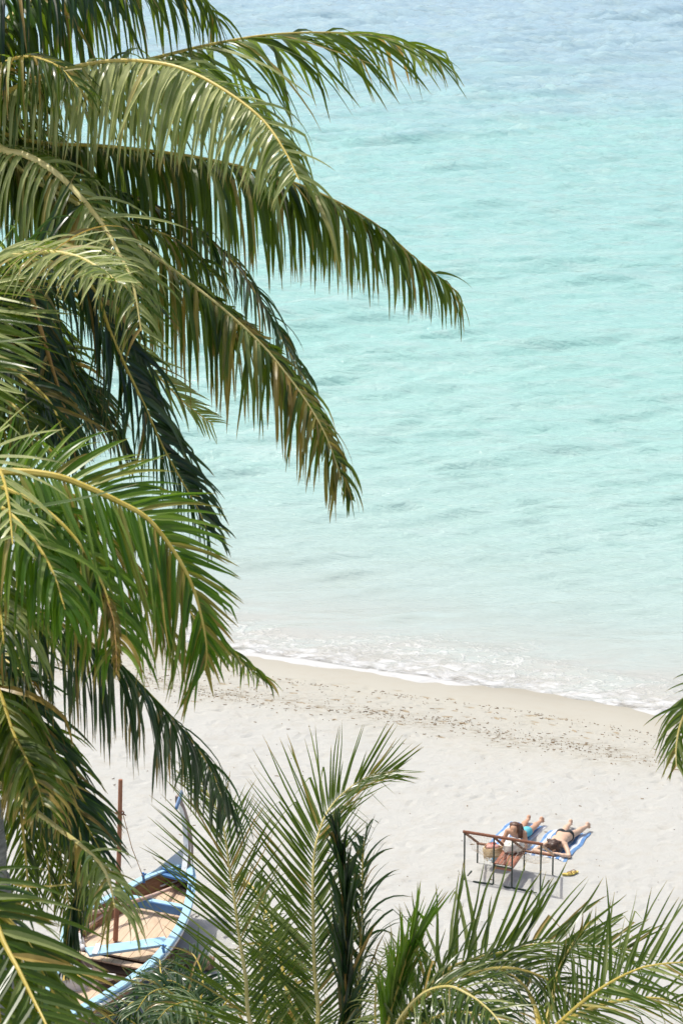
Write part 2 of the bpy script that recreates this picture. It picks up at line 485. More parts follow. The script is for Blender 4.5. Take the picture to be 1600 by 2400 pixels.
def make_beach():
    ax = axis(-9.5, 9.5, 0.045, 3000.0)
    ay = axis(42.5, 66.5, 0.05, 4000.0)
    ay = ay[(ay > -2500)]
    X, Y = np.meshgrid(ax, ay)
    d = shore_d(X, Y)
    Z = base_h(d)
    fine = (np.abs(X) < 10.5) & (Y > 41) & (Y < 68)
    dry = np.clip((d - 1.6) / 1.5, 0, 1)
    rough = 0.030 * lattice_noise(X, Y, 0.9, 1) + 0.022 * lattice_noise(X, Y, 0.38, 2) + 0.012 * lattice_noise(X, Y, 0.17, 5)
    rough = rough + 0.06 * lattice_noise(X, Y, 3.1, 6)
    Z = Z + np.where(fine, rough * dry * (0.55 + 0.45 * np.clip((d - 4.0) / 2.0, 0, 1)), 0)
    dent = np.zeros_like(Z)
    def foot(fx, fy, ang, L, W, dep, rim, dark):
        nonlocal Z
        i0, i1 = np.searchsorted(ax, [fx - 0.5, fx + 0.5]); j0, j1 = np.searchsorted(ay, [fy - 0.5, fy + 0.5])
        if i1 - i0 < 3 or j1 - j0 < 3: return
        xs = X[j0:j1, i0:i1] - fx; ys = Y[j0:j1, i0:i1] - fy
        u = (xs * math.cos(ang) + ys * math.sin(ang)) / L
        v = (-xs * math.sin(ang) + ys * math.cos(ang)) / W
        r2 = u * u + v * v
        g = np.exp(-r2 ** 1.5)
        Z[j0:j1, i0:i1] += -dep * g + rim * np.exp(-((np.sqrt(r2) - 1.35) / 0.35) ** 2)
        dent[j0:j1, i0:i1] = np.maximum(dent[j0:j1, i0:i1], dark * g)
    # trodden band above the wet sand: prints in walking lines along the shore and strays
    A0 = -9.0
    for line in range(15):
        off = 1.9 + rng.random() * 2.6
        a = A0 + rng.random() * 4; end = a + 6 + rng.random() * 16
        side = 1; wob = rng.random() * 6
        while a < end:
            dd = off + 0.35 * math.sin(a * 0.4 + wob) + 0.09 * side + rng.normal() * 0.05
            p = S0 + SD * a + SN * dd
            ang = math.atan2(SD.y, SD.x) + rng.normal() * 0.35
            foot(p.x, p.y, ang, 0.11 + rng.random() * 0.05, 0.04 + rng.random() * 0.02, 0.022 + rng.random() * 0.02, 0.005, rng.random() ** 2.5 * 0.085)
            a += 0.5 + rng.random() * 0.4; side = -side
    for _ in range(330):
        a = -9 + rng.random() * 24; dd = 2.0 + abs(rng.normal()) * 1.5
        p = S0 + SD * a + SN * dd
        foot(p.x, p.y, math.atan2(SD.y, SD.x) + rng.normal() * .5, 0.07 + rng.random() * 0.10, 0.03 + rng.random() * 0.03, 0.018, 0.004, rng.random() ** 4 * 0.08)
    for _ in range(900):
        a = -10 + rng.random() * 26; dd = 4.5 + rng.random() * 17
        p = S0 + SD * a + SN * dd
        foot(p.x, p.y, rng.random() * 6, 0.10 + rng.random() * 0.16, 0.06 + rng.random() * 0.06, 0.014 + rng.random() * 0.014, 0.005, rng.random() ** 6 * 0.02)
    global BEACH
    BEACH = (ax, ay, Z)
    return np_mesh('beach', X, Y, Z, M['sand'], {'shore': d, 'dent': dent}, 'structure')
make_beach()

def make_sea():
    ys = [53.0]
    while ys[-1] < 300: ys.append(ys[-1] + 0.13 * max(0.8, ys[-1] / 62.0) ** 1.15)
    s = 2.0
    while ys[-1] < 9000:
        s *= 1.25; ys.append(ys[-1] + s)
    ys = np.array(ys)
    us = list(np.arange(-0.20, 0.2001, 0.0019)); s = 0.004; up = us[-1]; q = []
    while up < 12:
        s *= 1.35; up += s; q.append(up)
    us = np.array([-x for x in q[::-1]] + us + q)
    Ug, Yg = np.meshgrid(us, ys)
    X = Ug * Yg
    d = shore_d(X, Yg)
    r = np.random.default_rng(11)
    Z = np.zeros_like(X)
    for k in range(64):
        lam = 0.7 * (7.5 / 0.7) ** r.random()
        th = math.atan2(-0.93, 0.30) + r.normal() * 0.23
        kx, ky = math.cos(th) * 2 * math.pi / lam, math.sin(th) * 2 * math.pi / lam
        a = 0.0098 * lam ** 0.5 * (0.5 + r.random())
        ph = kx * X + ky * Yg + r.random() * 7 + 1.2 * lattice_noise(X, Yg, lam * 5, 40 + k)
        sn = 0.5 + 0.5 * np.sin(ph)
        Z += a * (2 * sn ** 1.6 - 0.85) * (1 if lam > 1.3 else 1)
    grp = 0.95 + 0.5 * lattice_noise(X, Yg, 14.0, 91)
    near = np.clip((-d - 0.3) / 16.0, 0.06, 1)
    fade = np.clip(1 - (Yg - 260) / 250.0, 0, 1)
    Z = Z * near * fade * grp * 1.25 * (1 + np.clip((Yg - 130) / 90.0, 0, 1.1))
    # swash: scalloped run-up of the thin sheet on the sand, and one small breaker
    al = shore_a(X, Yg)
    sw = 0.035 * np.sin(al * 0.55 + 0.4) + 0.028 * np.sin(al * 1.3 + 1.0) + 0.05 * lattice_noise(al, d * 0.0, 0.9, 77) + 0.03 * lattice_noise(al, d * 0, 0.35, 78)
    Z = Z + sw * np.exp(-np.maximum(-d, 0) / 1.5) + 0.045 * np.exp(-((-d - 2.2 - 0.5 * np.sin(al * 0.4)) / 0.45) ** 2)
    keep = d < 7
    Z = np.where(keep, Z, -1.0)
    return np_mesh('sea', X, Yg, Z, M['water'], {'shore': d}, 'structure')
make_sea()

# ------------------------------------------------------------------ palms
def q(pts):                     # survey picture read at 1568 wide
    return [(x * 1.0204, y * 1.0204) for x, y in pts]
GRAV = V((0, 0, -1))
def make_frond(parent, pts, D0, D1, L=1.0, hang=0.6, a0=62, a1=28, U=(0, 0, 1), roll=0.0, dens=22, dry=0.05, seed=0, w=0.046,
               side=(1.0, 1.0), v=0.25, mat='leaf', rib='rib', r0=0.028, bare=0.06, bulge=0.0, clump=0.5, lit=0.5, tipdry=0.07, gap=0.03, prof=None, jit=1.0, bend=None, cut=None, ripe=0.0):
    """one feather leaf: a tapering midrib through the given points (picture point + real distance) with two rows of folded leaflets"""
    rnd = random.Random(seed * 77 + 5)
    n = len(pts)
    P3 = []
    for i, p in enumerate(pts):
        t = i / (n - 1)
        D = p[2] if len(p) > 2 else D0 + (D1 - D0) * t + bulge * math.sin(math.pi * t)
        P3.append(at(p[0], p[1], D))
    NS = 60
    C, LEN = catmull(P3, NS)
    T = [(C[min(i + 1, NS - 1)] - C[max(i - 1, 0)]).normalized() for i in range(NS)]
    rad = [r0 * 1.25 * (1 - 0.9 * (i / (NS - 1)) ** 0.8) + 0.0025 for i in range(NS)]
    Uh = V(U)
    mb = MB(); rb = MB()
    rb.tube(C, rad, 7, flat=0.8, upv=Uh)
    nl = int(LEN * dens)
    for s_ in (-1, 1):
        sc = side[0] if s_ < 0 else side[1]
        if sc <= 0: continue
        drift = 0.0; dl = 0.0
        skip = 0
        for k in range(nl):
            t = bare + (0.995 - bare) * (k + 0.5 + rnd.uniform(-0.3, 0.3)) / nl
            if cut and t > cut: break
            if k % max(2, int(5 + rnd.random() * 4)) == 0:
                drift = rnd.gauss(0, 1) * clump; dl = rnd.gauss(0, 1) * clump
                if rnd.random() < gap: skip = rnd.randint(1, 4)
            if skip > 0:
                skip -= 1; continue
            x = t * (NS - 1); i = min(int(x), NS - 2); u = x - i
            p = C[i].lerp(C[i + 1], u); tt = T[i].lerp(T[i + 1], u).normalized()
            up = Uh - tt * Uh.dot(tt)
            if up.length < 0.05: up = V((0, -1, 0.2)) - tt * V((0, -1, 0.2)).dot(tt)
            up.normalize()
            if roll: up = Matrix.Rotation(roll, 3, tt) @ up
            sd = tt.cross(up) * s_
            if prof: f = prof(t)
            else: f = min(1.0, 0.45 + 1.6 * t) * (1.0 - 0.62 * max(0, (t - 0.45) / 0.55) ** 1.5)
            ll = L * f * sc * rnd.uniform(0.86, 1.08) * (0.55 if rnd.random() < 0.03 else 1)
            al = math.radians(a0 + (a1 - a0) * t + (drift * 7 + rnd.gauss(0, 4.0)) * jit)
            vv = v + (rnd.gauss(0, 0.18) + dl * 0.08) * jit
            d = (sd * math.sin(al) + tt * math.cos(al) + up * vv).normalized()
            segs = 7
            hh = hang * (1 - 0.6 * max(0, t - .35) ** 1.2 / .6) * (1 + 0.32 * rnd.gauss(0, 1) + 0.12 * dl)
            pos = p + d * rad[i] * 0.5
            ww = w * rnd.uniform(0.75, 1.15) * (0.55 + 0.45 * f)
            dryk = 0.0
            if rnd.random() < dry: dryk = rnd.uniform(0.3, 1)
            if ripe and rnd.random() < ripe * t * t * 1.5: dryk = max(dryk, rnd.uniform(0.25, 0.8))
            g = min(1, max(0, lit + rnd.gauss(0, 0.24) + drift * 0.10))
            kink = rnd.random() < 0.16 * jit
            kpos = rnd.randint(3, 5)
            vs = []; cs = []
            wax = tt - d * tt.dot(d)
            if wax.length < 0.05: wax = up.cross(d)
            wax.normalize()
            twist = rnd.gauss(0, 0.5) * jit
            for j in range(segs + 1):
                s = j / segs
                wd = wax - d * wax.dot(d)
                wd = wd.normalized() if wd.length > 1e-4 else tt
                wd = Matrix.Rotation(twist * (0.4 + 0.6 * s), 3, d) @ wd
                nn = d.cross(wd).normalized()
                if nn.dot(up) < 0: nn = -nn
                hw = 0.5 * ww * min(1.0, 0.35 + 4.5 * s) * (1 - s) ** 0.62 * (1.12 - .12 * s) + 0.0010
                dk = max(dryk, 0.85 if (s > 1 - tipdry * (0.5 + rnd.random())) else 0.0) if tipdry > 0 else dryk
                vs += [pos - wd * hw, pos - nn * hw * 0.45, pos + wd * hw]
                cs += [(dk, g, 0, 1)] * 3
                if j < segs:
                    st = ll / segs
                    if bend is not None: d = (d + V(bend) * (st * 0.9) * (0.4 + s)).normalized()
                    d = (d + GRAV * hh * (2.2 * (1 + 1.3 * hang) / segs) * (0.65 + s * 0.6) + V((rnd.gauss(0, 0.045), rnd.gauss(0, 0.045), rnd.gauss(0, .02))) * jit).normalized()
                    if kink and j == kpos: d = (d + GRAV * 1.3).normalized()
                    pos = pos + d * st
            b = len(mb.v)
            mb.v += [tuple(a) for a in vs]; mb.c += cs
            for j in range(segs):
                for e in (0, 1):
                    a_ = b + j * 3 + e
                    mb.f.append((a_, a_ + 1, a_ + 4, a_ + 3)); mb.m.append(0)
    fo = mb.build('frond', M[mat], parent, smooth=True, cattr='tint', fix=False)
    rb.build('midrib', M[rib], fo)
    return fo
def make_palm(crown, base, rt, rb_, label, mid=None, group='coconut palms in front of the beach'):
    crown = V(crown); base = V(base)
    o = empty('palm_tree', base, label, 'palm tree', group)
    pts = [base - V((0, 0, 0.3))]
    if mid is None: mid = [base.lerp(crown, 0.5) + V((0.1, 0, 0.2))]
    C, LN = catmull([base - V((0, 0, 0.3))] + [V(m) for m in mid] + [crown], 90)
    rads = []
    rr = random.Random(int(crown.x * 100) + 3)
    for i in range(90):
        t = i / 89
        r = rb_ * (1 - t) + rt * t + 0.14 * math.exp(-t * 25)
        rads.append(r * (1.05 if i % 2 else 0.985) * rr.uniform(0.985, 1.015))
    mb = MB(); mb.tube(C, rads, 16)
    mb.build('trunk', M['bark'], o)
    return o

# palm whose crown is just outside the upper left corner of the picture
cA = at(-75, 255, 27.5)
pA = make_palm(cA - V((0, 0, 0.5)), (cA.x - 1.0, cA.y + 0.6, gz(cA.x - 1, cA.y)), 0.14, 0.19, 'tall coconut palm with long fronds sweeping over the sea at top left')
FA = dict(D0=27.5)
S = iter(range(1, 500))
def fr(palm, pts, D0, D1, **k):
    return make_frond(palm, pts, D0, D1, seed=next(S), **k)
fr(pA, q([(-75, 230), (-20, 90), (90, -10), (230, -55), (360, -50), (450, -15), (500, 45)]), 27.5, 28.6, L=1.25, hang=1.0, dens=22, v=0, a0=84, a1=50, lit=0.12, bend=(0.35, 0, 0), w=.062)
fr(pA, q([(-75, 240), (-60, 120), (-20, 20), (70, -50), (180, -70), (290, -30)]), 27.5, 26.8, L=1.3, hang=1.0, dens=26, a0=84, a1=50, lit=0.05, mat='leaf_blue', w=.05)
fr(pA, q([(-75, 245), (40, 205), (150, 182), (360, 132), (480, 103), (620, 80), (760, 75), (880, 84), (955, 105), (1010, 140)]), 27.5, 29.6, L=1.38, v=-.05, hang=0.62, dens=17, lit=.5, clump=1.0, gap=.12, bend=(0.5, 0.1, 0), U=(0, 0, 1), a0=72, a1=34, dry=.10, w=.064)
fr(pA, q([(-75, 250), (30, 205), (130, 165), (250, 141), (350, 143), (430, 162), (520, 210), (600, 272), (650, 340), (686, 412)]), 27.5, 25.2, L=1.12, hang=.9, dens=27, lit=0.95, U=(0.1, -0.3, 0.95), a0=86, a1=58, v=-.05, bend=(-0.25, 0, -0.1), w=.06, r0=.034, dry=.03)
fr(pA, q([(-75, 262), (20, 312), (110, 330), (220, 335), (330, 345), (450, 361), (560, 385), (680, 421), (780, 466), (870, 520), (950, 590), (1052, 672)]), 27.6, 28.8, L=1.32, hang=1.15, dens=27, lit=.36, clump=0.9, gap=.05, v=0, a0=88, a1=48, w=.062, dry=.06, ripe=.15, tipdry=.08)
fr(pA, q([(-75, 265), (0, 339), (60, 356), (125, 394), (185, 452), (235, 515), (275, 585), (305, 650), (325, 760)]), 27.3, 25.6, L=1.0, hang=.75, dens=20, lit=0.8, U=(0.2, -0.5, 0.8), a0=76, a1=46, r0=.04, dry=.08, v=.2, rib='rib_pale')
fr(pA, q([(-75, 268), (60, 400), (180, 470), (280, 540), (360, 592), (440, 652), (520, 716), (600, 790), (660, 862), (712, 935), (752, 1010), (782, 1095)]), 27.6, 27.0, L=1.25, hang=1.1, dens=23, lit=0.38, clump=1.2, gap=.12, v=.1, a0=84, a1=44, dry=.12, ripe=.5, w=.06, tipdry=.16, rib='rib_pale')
fr(pA, q([(-75, 270), (200, 480), (420, 640), (560, 745), (660, 845), (728, 940), (775, 1040), (808, 1150)]), 27.7, 27.4, L=0.62, hang=0.18, dens=20, lit=0.3, U=(0.3, -0.8, 0.5), a0=48, a1=26, v=.1, side=(0.3, 1.0), dry=.08, w=.04, bare=.5, clump=.8)
fr(pA, q([(-75, 270), (120, 400), (300, 450), (430, 510), (510, 575), (570, 645), (620, 730), (665, 810), (700, 872)]), 27.8, 29.5, L=0.85, hang=.9, a0=80, a1=40, dens=21, lit=0.2, clump=1.0, mat='leaf_blue', dry=.06)
fr(pA, q([(-75, 272), (60, 420), (200, 480), (330, 520), (430, 565), (500, 640)]), 27.6, 28.0, L=1.2, hang=1.1, a0=86, a1=50, dens=26, lit=0.15, dry=.06, w=.052)
fr(pA, q([(-75, 255), (-40, 190), (0, 150), (60, 130), (130, 150), (180, 200)]), 27.5, 26.0, L=0.9, hang=0.8, dens=22, lit=0.4, dry=.2)
fr(pA, q([(-75, 262), (-30, 260), (30, 270), (100, 300), (170, 350), (230, 430)]), 27.5, 28.8, L=1.2, hang=1.1, a0=86, a1=50, dens=26, lit=0.2, dry=.05)

# second palm: crown left of the frame, half way up
cB = at(-110, 850, 25.5)
pB = make_palm(cB - V((0, 0, 0.5)), (cB.x - 1.4, cB.y - 0.5, gz(cB.x, cB.y)), 0.14, 0.19, 'coconut palm with dense dark fronds and a brown stalk at mid left')
fr(pB, q([(-110, 720), (-30, 602), (45, 585), (115, 579), (180, 590), (238, 622), (270, 648)]), 25.5, 22.8, L=0.75, hang=0.45, dens=22, lit=0.95, U=(0.3, -0.5, 0.8), a0=72, a1=30, v=.2, r0=.03, bend=(-0.9, 0, 0), rib='rib_pale', dry=.08)
fr(pB, q([(-110, 830), (-80, 660), (-70, 640), (-50, 700), (-35, 800), (-30, 900)]), 25.3, 23.0, L=0.80, hang=.10, dens=15, lit=0.7, U=(0.2, -0.9, 0.2), a0=78, a1=60, v=.05, w=.055, side=(1, 1))
fr(pB, q([(-110, 840), (-90, 700), (-60, 680), (-35, 740), (-20, 830), (-15, 960)]), 25.2, 23.6, L=0.80, hang=.16, dens=13, lit=0.6, U=(0.2, -0.9, 0.2), a0=70, a1=55, v=.05, w=.055, side=(1, 1), dry=.1)
fr(pB, q([(-110, 820), (0, 650), (60, 660), (92, 750), (122, 850), (152, 950), (176, 1065)]), 25.5, 25.6, L=0.72, hang=0.75, dens=18, lit=0.08, U=(0.3, -0.7, 0.5), a0=60, a1=30, rib='rib_dry', r0=.036, mat='leaf_blue', bare=.2, dry=.06)
fr(pB, q([(-110, 800), (40, 620), (140, 610), (215, 665), (252, 760), (292, 850), (332, 932), (372, 1022), (412, 1095), (455, 1170), (480, 1230)]), 25.8, 26.6, L=1.0, hang=0.55, dens=24, lit=0.12, U=(0.75, -0.6, 0.35), a0=58, a1=34, mat='leaf_blue', w=.055, bend=(-0.25, 0, -0.3), side=(1, 0.9))
fr(pB, q([(-110, 810), (60, 680), (180, 680), (262, 740), (310, 800), (370, 870), (430, 930), (490, 975)]), 25.9, 27.4, L=0.62, hang=0.25, dens=16, lit=.85, U=(0, -0.7, 0.6), a0=50, a1=25, v=.1, w=.036)
for i, (tx, ty, mx, my, D1, lt, m_) in enumerate([(150, 1010, 40, 860, 25.0, .15, 'leaf_blue'), (80, 1040, -10, 900, 24.6, .3, 'leaf'), (220, 980, 80, 800, 26.3, .05, 'leaf_blue'), (20, 1050, -50, 930, 24.8, .2, 'leaf'), (200, 900, 70, 740, 26.6, .2, 'leaf'), (120, 960, 20, 780, 26.0, .1, 'leaf_blue'), (60, 900, -20, 740, 26.9, .1, 'leaf'),
        (150, 760, 20, 690, 27.0, .2, 'leaf'), (290, 1050, 130, 830, 26.9, .1, 'leaf_blue')]):
    fr(pB, q([(-110, 840), (mx - 50, my - 30), (mx + 10, my + 5), ((mx + tx) / 2 + 22, (my + ty) / 2 - 8), (tx, ty)]), 25.5, D1, L=0.85, hang=0.7, dens=21, lit=lt, mat=m_, dry=.1, tipdry=.08, U=(0.2, -0.4, 0.8))

for dx, dy, D1 in ((-420, 120, 29.5), (-380, -140, 28.0), (-260, 330, 30.0)):
    fr(pA, q([(-75, 255), (-75 + dx * .4, 200 + dy * .2), (-75 + dx * .8, 235 + dy * .6), (-75 + dx, 300 + dy)]), 27.5, D1, L=1.0, hang=0.9, dens=18, lit=0.3, a0=84, a1=48)
for dx, dy, D1 in ((-420, 120, 27.5), (-360, 340, 26.0), (-250, -120, 28.5)):
    fr(pB, q([(-110, 840), (-110 + dx * .4, 790 + dy * .2), (-110 + dx * .8, 820 + dy * .6), (-110 + dx, 880 + dy)]), 25.5, D1, L=1.0, hang=0.9, dens=18, lit=0.3, a0=84, a1=48)
# third palm: nearer, leaning trunk seen at the left edge
cC = at(-150, 1175, 22.5)
bC = ground(62, 2290)
pC = make_palm(cC - V((0, 0, 0.45)), (-2.25, 25.2, gz(0, 25)), 0.13, 0.19, 'nearer coconut palm with bright green drooping fronds and grey trunk at left edge',
               mid=[at(20, 2290, 24.6), at(-18, 2070, 24.0), at(-36, 1880, 23.6)])
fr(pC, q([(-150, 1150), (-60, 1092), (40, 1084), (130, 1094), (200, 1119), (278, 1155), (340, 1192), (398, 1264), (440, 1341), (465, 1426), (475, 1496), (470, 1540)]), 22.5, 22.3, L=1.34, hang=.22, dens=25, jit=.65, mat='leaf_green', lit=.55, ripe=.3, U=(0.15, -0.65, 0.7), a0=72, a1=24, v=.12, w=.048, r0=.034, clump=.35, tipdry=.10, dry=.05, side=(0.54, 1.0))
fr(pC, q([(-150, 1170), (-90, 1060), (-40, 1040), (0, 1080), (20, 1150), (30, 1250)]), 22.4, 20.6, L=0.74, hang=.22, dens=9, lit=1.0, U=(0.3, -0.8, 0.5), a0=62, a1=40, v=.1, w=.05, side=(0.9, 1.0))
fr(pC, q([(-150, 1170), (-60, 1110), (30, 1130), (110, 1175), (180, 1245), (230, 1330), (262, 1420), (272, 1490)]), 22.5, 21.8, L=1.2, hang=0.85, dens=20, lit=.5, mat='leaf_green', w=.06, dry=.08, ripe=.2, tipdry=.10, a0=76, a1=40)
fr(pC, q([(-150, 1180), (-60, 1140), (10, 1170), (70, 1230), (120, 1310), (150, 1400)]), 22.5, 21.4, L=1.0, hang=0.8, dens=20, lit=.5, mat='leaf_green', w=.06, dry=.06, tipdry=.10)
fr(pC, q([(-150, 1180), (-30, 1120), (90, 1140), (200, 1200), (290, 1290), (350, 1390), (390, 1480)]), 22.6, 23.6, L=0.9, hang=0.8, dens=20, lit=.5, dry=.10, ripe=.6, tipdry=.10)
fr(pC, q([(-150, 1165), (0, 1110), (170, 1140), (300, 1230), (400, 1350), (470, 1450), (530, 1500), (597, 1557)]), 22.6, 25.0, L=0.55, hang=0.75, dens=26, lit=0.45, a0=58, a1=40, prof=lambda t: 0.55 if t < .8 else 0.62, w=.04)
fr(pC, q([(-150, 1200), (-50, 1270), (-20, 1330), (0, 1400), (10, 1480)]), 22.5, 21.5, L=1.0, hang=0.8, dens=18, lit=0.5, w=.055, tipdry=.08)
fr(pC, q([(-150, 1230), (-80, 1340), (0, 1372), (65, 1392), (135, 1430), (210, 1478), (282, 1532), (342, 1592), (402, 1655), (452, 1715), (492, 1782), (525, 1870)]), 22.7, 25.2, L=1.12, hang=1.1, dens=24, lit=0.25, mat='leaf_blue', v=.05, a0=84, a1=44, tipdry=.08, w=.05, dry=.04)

fr(pC, q([(-150, 1185), (40, 1190), (180, 1290), (250, 1390), (266, 1470), (268, 1545)]), 22.4, 21.6, L=0.20, hang=1.0, dens=30, lit=0.4, dry=1.0, rib='rib_dry', r0=.012, w=.03, bare=.6)
for dx, dy, D1 in ((-420, 120, 24.0), (-300, 380, 22.0), (-280, -100, 25.0)):
    fr(pC, q([(-150, 1170), (-150 + dx * .4, 1120 + dy * .2), (-150 + dx * .8, 1150 + dy * .6), (-150 + dx, 1220 + dy)]), 22.5, D1, L=1.0, hang=0.9, dens=18, lit=0.4, a0=84, a1=48)
# fourth palm, lower left
cD = at(-120, 1640, 24.5)
pD = make_palm(cD - V((0, 0, 0.45)), (cD.x - 0.9, cD.y + 0.5, gz(cD.x, cD.y)), 0.13, 0.18, 'low coconut palm with dark hanging fronds and a half bare yellow rib at lower left')
fr(pD, q([(-120, 1600), (-40, 1490), (10, 1560), (50, 1645), (95, 1725), (145, 1805), (190, 1880), (232, 1955)]), 24.5, 24.2, L=0.95, hang=0.45, dens=24, lit=0.18, U=(0.6, -0.7, 0.35), a0=48, a1=28, mat='leaf_blue', w=.052, bend=(0.1, 0, -0.2))
fr(pD, q([(-120, 1610), (-40, 1520), (0, 1590), (30, 1680), (60, 1740), (85, 1800), (100, 1850)]), 24.5, 22.6, L=0.9, hang=0.6, dens=20, lit=.55, ripe=.25, U=(0.4, -0.8, 0.4), a0=46, a1=26, w=.055, dry=.08, tipdry=.22)
fr(pD, q([(-120, 1610), (-40, 1500), (0, 1510), (40, 1535), (70, 1560)]), 24.5, 24.0, L=0.8, hang=0.8, dens=26, lit=0.05, mat='leaf_blue', w=.05)
fr(pD, q([(-120, 1720), (-40, 1775), (0, 1803), (60, 1847), (120, 1892), (182, 1938), (232, 1986), (254, 2035), (264, 2085)]), 24.4, 21.6, L=0.52, hang=1.0, dens=16, lit=0.65, rib='rib_pale', r0=.036, a0=60, a1=30, prof=lambda t: 0.13 if t < 0.55 else min(1, .3 + (t - .55) * 4), dry=.15, clump=1, bare=.3, gap=.3, w=.032)
fr(pD, q([(-120, 1900), (-50, 1985), (0, 2012), (45, 2032), (100, 2036), (165, 2030)]), 24.4, 23.6, L=0.12, hang=0.6, dens=4, rib='rib', r0=.032, lit=.5)
for i, (x0, y0, x1, y1, D1, lt) in enumerate([(30, 1760, 68, 2080, 25.0, .1), (70, 1780, 120, 2060, 25.4, .15), (150, 1800, 215, 2080, 25.2, .45), (100, 1800, 165, 2120, 25.8, .1)]):
    fr(pD, q([(-120, 1640), (x0 - 70, y0 - 120), (x0, y0), (x0 * .5 + x1 * .5 + 6, (y0 + y1) / 2), (x1, y1)]), 24.5, D1, L=0.62, hang=0.45, dens=21, lit=lt, U=(0.2, -0.9, 0.3), a0=46, a1=36, w=.034, dry=.1, tipdry=.08, v=.1)
fr(pD, [(60, 1840), (150, 1960), (182, 2060), (170, 2130), (158, 2200), (150, 2260)], 25.4, 25.2, L=0.55, hang=0.95, dens=30, lit=0.2, a0=20, a1=14, mat='leaf_blue', U=(1, -.3, 0), bare=.3)

# fifth palm, nearest, bottom left corner
cE = at(-160, 2080, 20.5)
pE = make_palm(cE - V((0, 0, 0.45)), (cE.x - 0.4, cE.y - 0.4, gz(cE.x, cE.y)), 0.13, 0.18, 'nearest palm with broad dark leaflets on yellow ribs in the bottom left corner')
fr(pE, [(-160, 2060), (-80, 2060), (-20, 2140), (10, 2210), (45, 2275), (80, 2345), (110, 2405), (140, 2480)], 20.5, 19.4, L=0.95, hang=0.22, dens=13, lit=0.3, U=(0.35, -0.85, 0.45), a0=62, a1=44, v=.05, w=.058, r0=.028, clump=.25, tipdry=.1, jit=.5)
fr(pE, [(-160, 2080), (-60, 2110), (10, 2150), (70, 2220), (118, 2310), (145, 2400), (155, 2460)], 20.5, 20.2, L=0.72, hang=0.25, dens=14, lit=0.6, U=(0.5, -0.6, 0.6), a0=46, a1=30, v=.08, w=.05, dry=.06, tipdry=.12)
fr(pE, [(-160, 2090), (-70, 2070), (-10, 2150), (40, 2230), (70, 2310), (90, 2400)], 20.6, 21.0, L=0.85, hang=0.4, dens=16, lit=0.15, U=(0.5, -0.6, 0.6), a0=46, a1=34, v=.05, w=.05, mat='leaf_blue')
fr(pE, [(-160, 2090), (-100, 2130), (-50, 2200), (-20, 2280), (0, 2380), (10, 2450)], 20.5, 19.8, L=0.9, hang=0.3, dens=15, lit=0.3, U=(0.4, -0.8, 0.4), a0=60, a1=44, w=.058)

# sixth palm, bottom centre: open upright fronds
cF = at(690, 2560, 28.0)
pF = make_palm(cF - V((0, 0, 0.4)), (cF.x - 0.3, cF.y - 0.5, gz(cF.x, cF.y)), 0.12, 0.17, 'young palm with upright feathery fronds rising at the bottom centre')
full = lambda t: min(1, .7 + t) * (1 - .68 * max(0, (t - .62) / .38) ** 1.3)
fr(pF, [(700, 2540), (744, 2400), (737, 2275), (733, 2083), (737, 1998), (748, 1949), (767, 1903), (802, 1861), (859, 1822), (936, 1803)], 28.0, 29.6, L=1.22, hang=0.05, dens=24, lit=.5, U=(-0.15, -0.8, 0.6), a0=53, a1=24, v=.25, w=.031, clump=.35, prof=full, side=(1, 0.75), r0=.022, rib='rib_pale', jit=.7, tipdry=.1, gap=.05)
fr(pF, [(650, 2560), (587, 2400), (576, 2293), (561, 2197), (549, 2106), (538, 2037), (530, 1975), (519, 1922), (495, 1872), (473, 1835)], 28.0, 28.8, L=1.18, hang=0.10, dens=20, lit=.5, U=(0.1, -0.8, 0.6), a0=56, a1=22, v=.25, w=.029, clump=.3, prof=full, side=(1, 0.75), r0=.024, rib='rib_pale', jit=.7)
fr(pF, [(720, 2560), (802, 2400), (808, 2236), (806, 2083), (789, 1940)], 27.6, 27.4, L=0.72, hang=.12, dens=34, lit=0.05, U=(-1, -0.3, 0), a0=12, a1=7, v=.03, mat='leaf_blue', w=.06, jit=.8)
fr(pF, [(720, 2560), (830, 2420), (842, 2290), (848, 2150), (850, 2010), (856, 1960)], 28.0, 28.6, L=0.8, hang=0.40, dens=22, lit=0.15, U=(-0.6, -0.6, 0), a0=30, a1=26, mat='leaf_blue', w=.04, bend=(0.35, 0, -0.2), clump=1.0, jit=1.4)
fr(pF, [(690, 2560), (690, 2420), (668, 2300), (640, 2180), (600, 2090), (560, 2050)], 28.2, 30.0, L=0.62, hang=0.5, dens=20, lit=0.55, U=(0.2, -0.6, 0.8), a0=60, a1=36, w=.04, clump=.9)
fr(pF, [(670, 2560), (640, 2440), (620, 2330), (610, 2230), (620, 2140)], 28.2, 29.4, L=0.6, hang=0.4, dens=20, lit=0.5, U=(0.2, -0.6, 0.8), a0=60, a1=36, w=.036, clump=.9)
fr(pF, [(690, 2560), (720, 2430), (700, 2340), (690, 2260), (700, 2200)], 28.4, 29.8, L=0.65, hang=0.5, dens=22, lit=0.25, U=(0.2, -0.6, 0.8), a0=60, a1=36, w=.04, mat='leaf_blue', clump=.9)

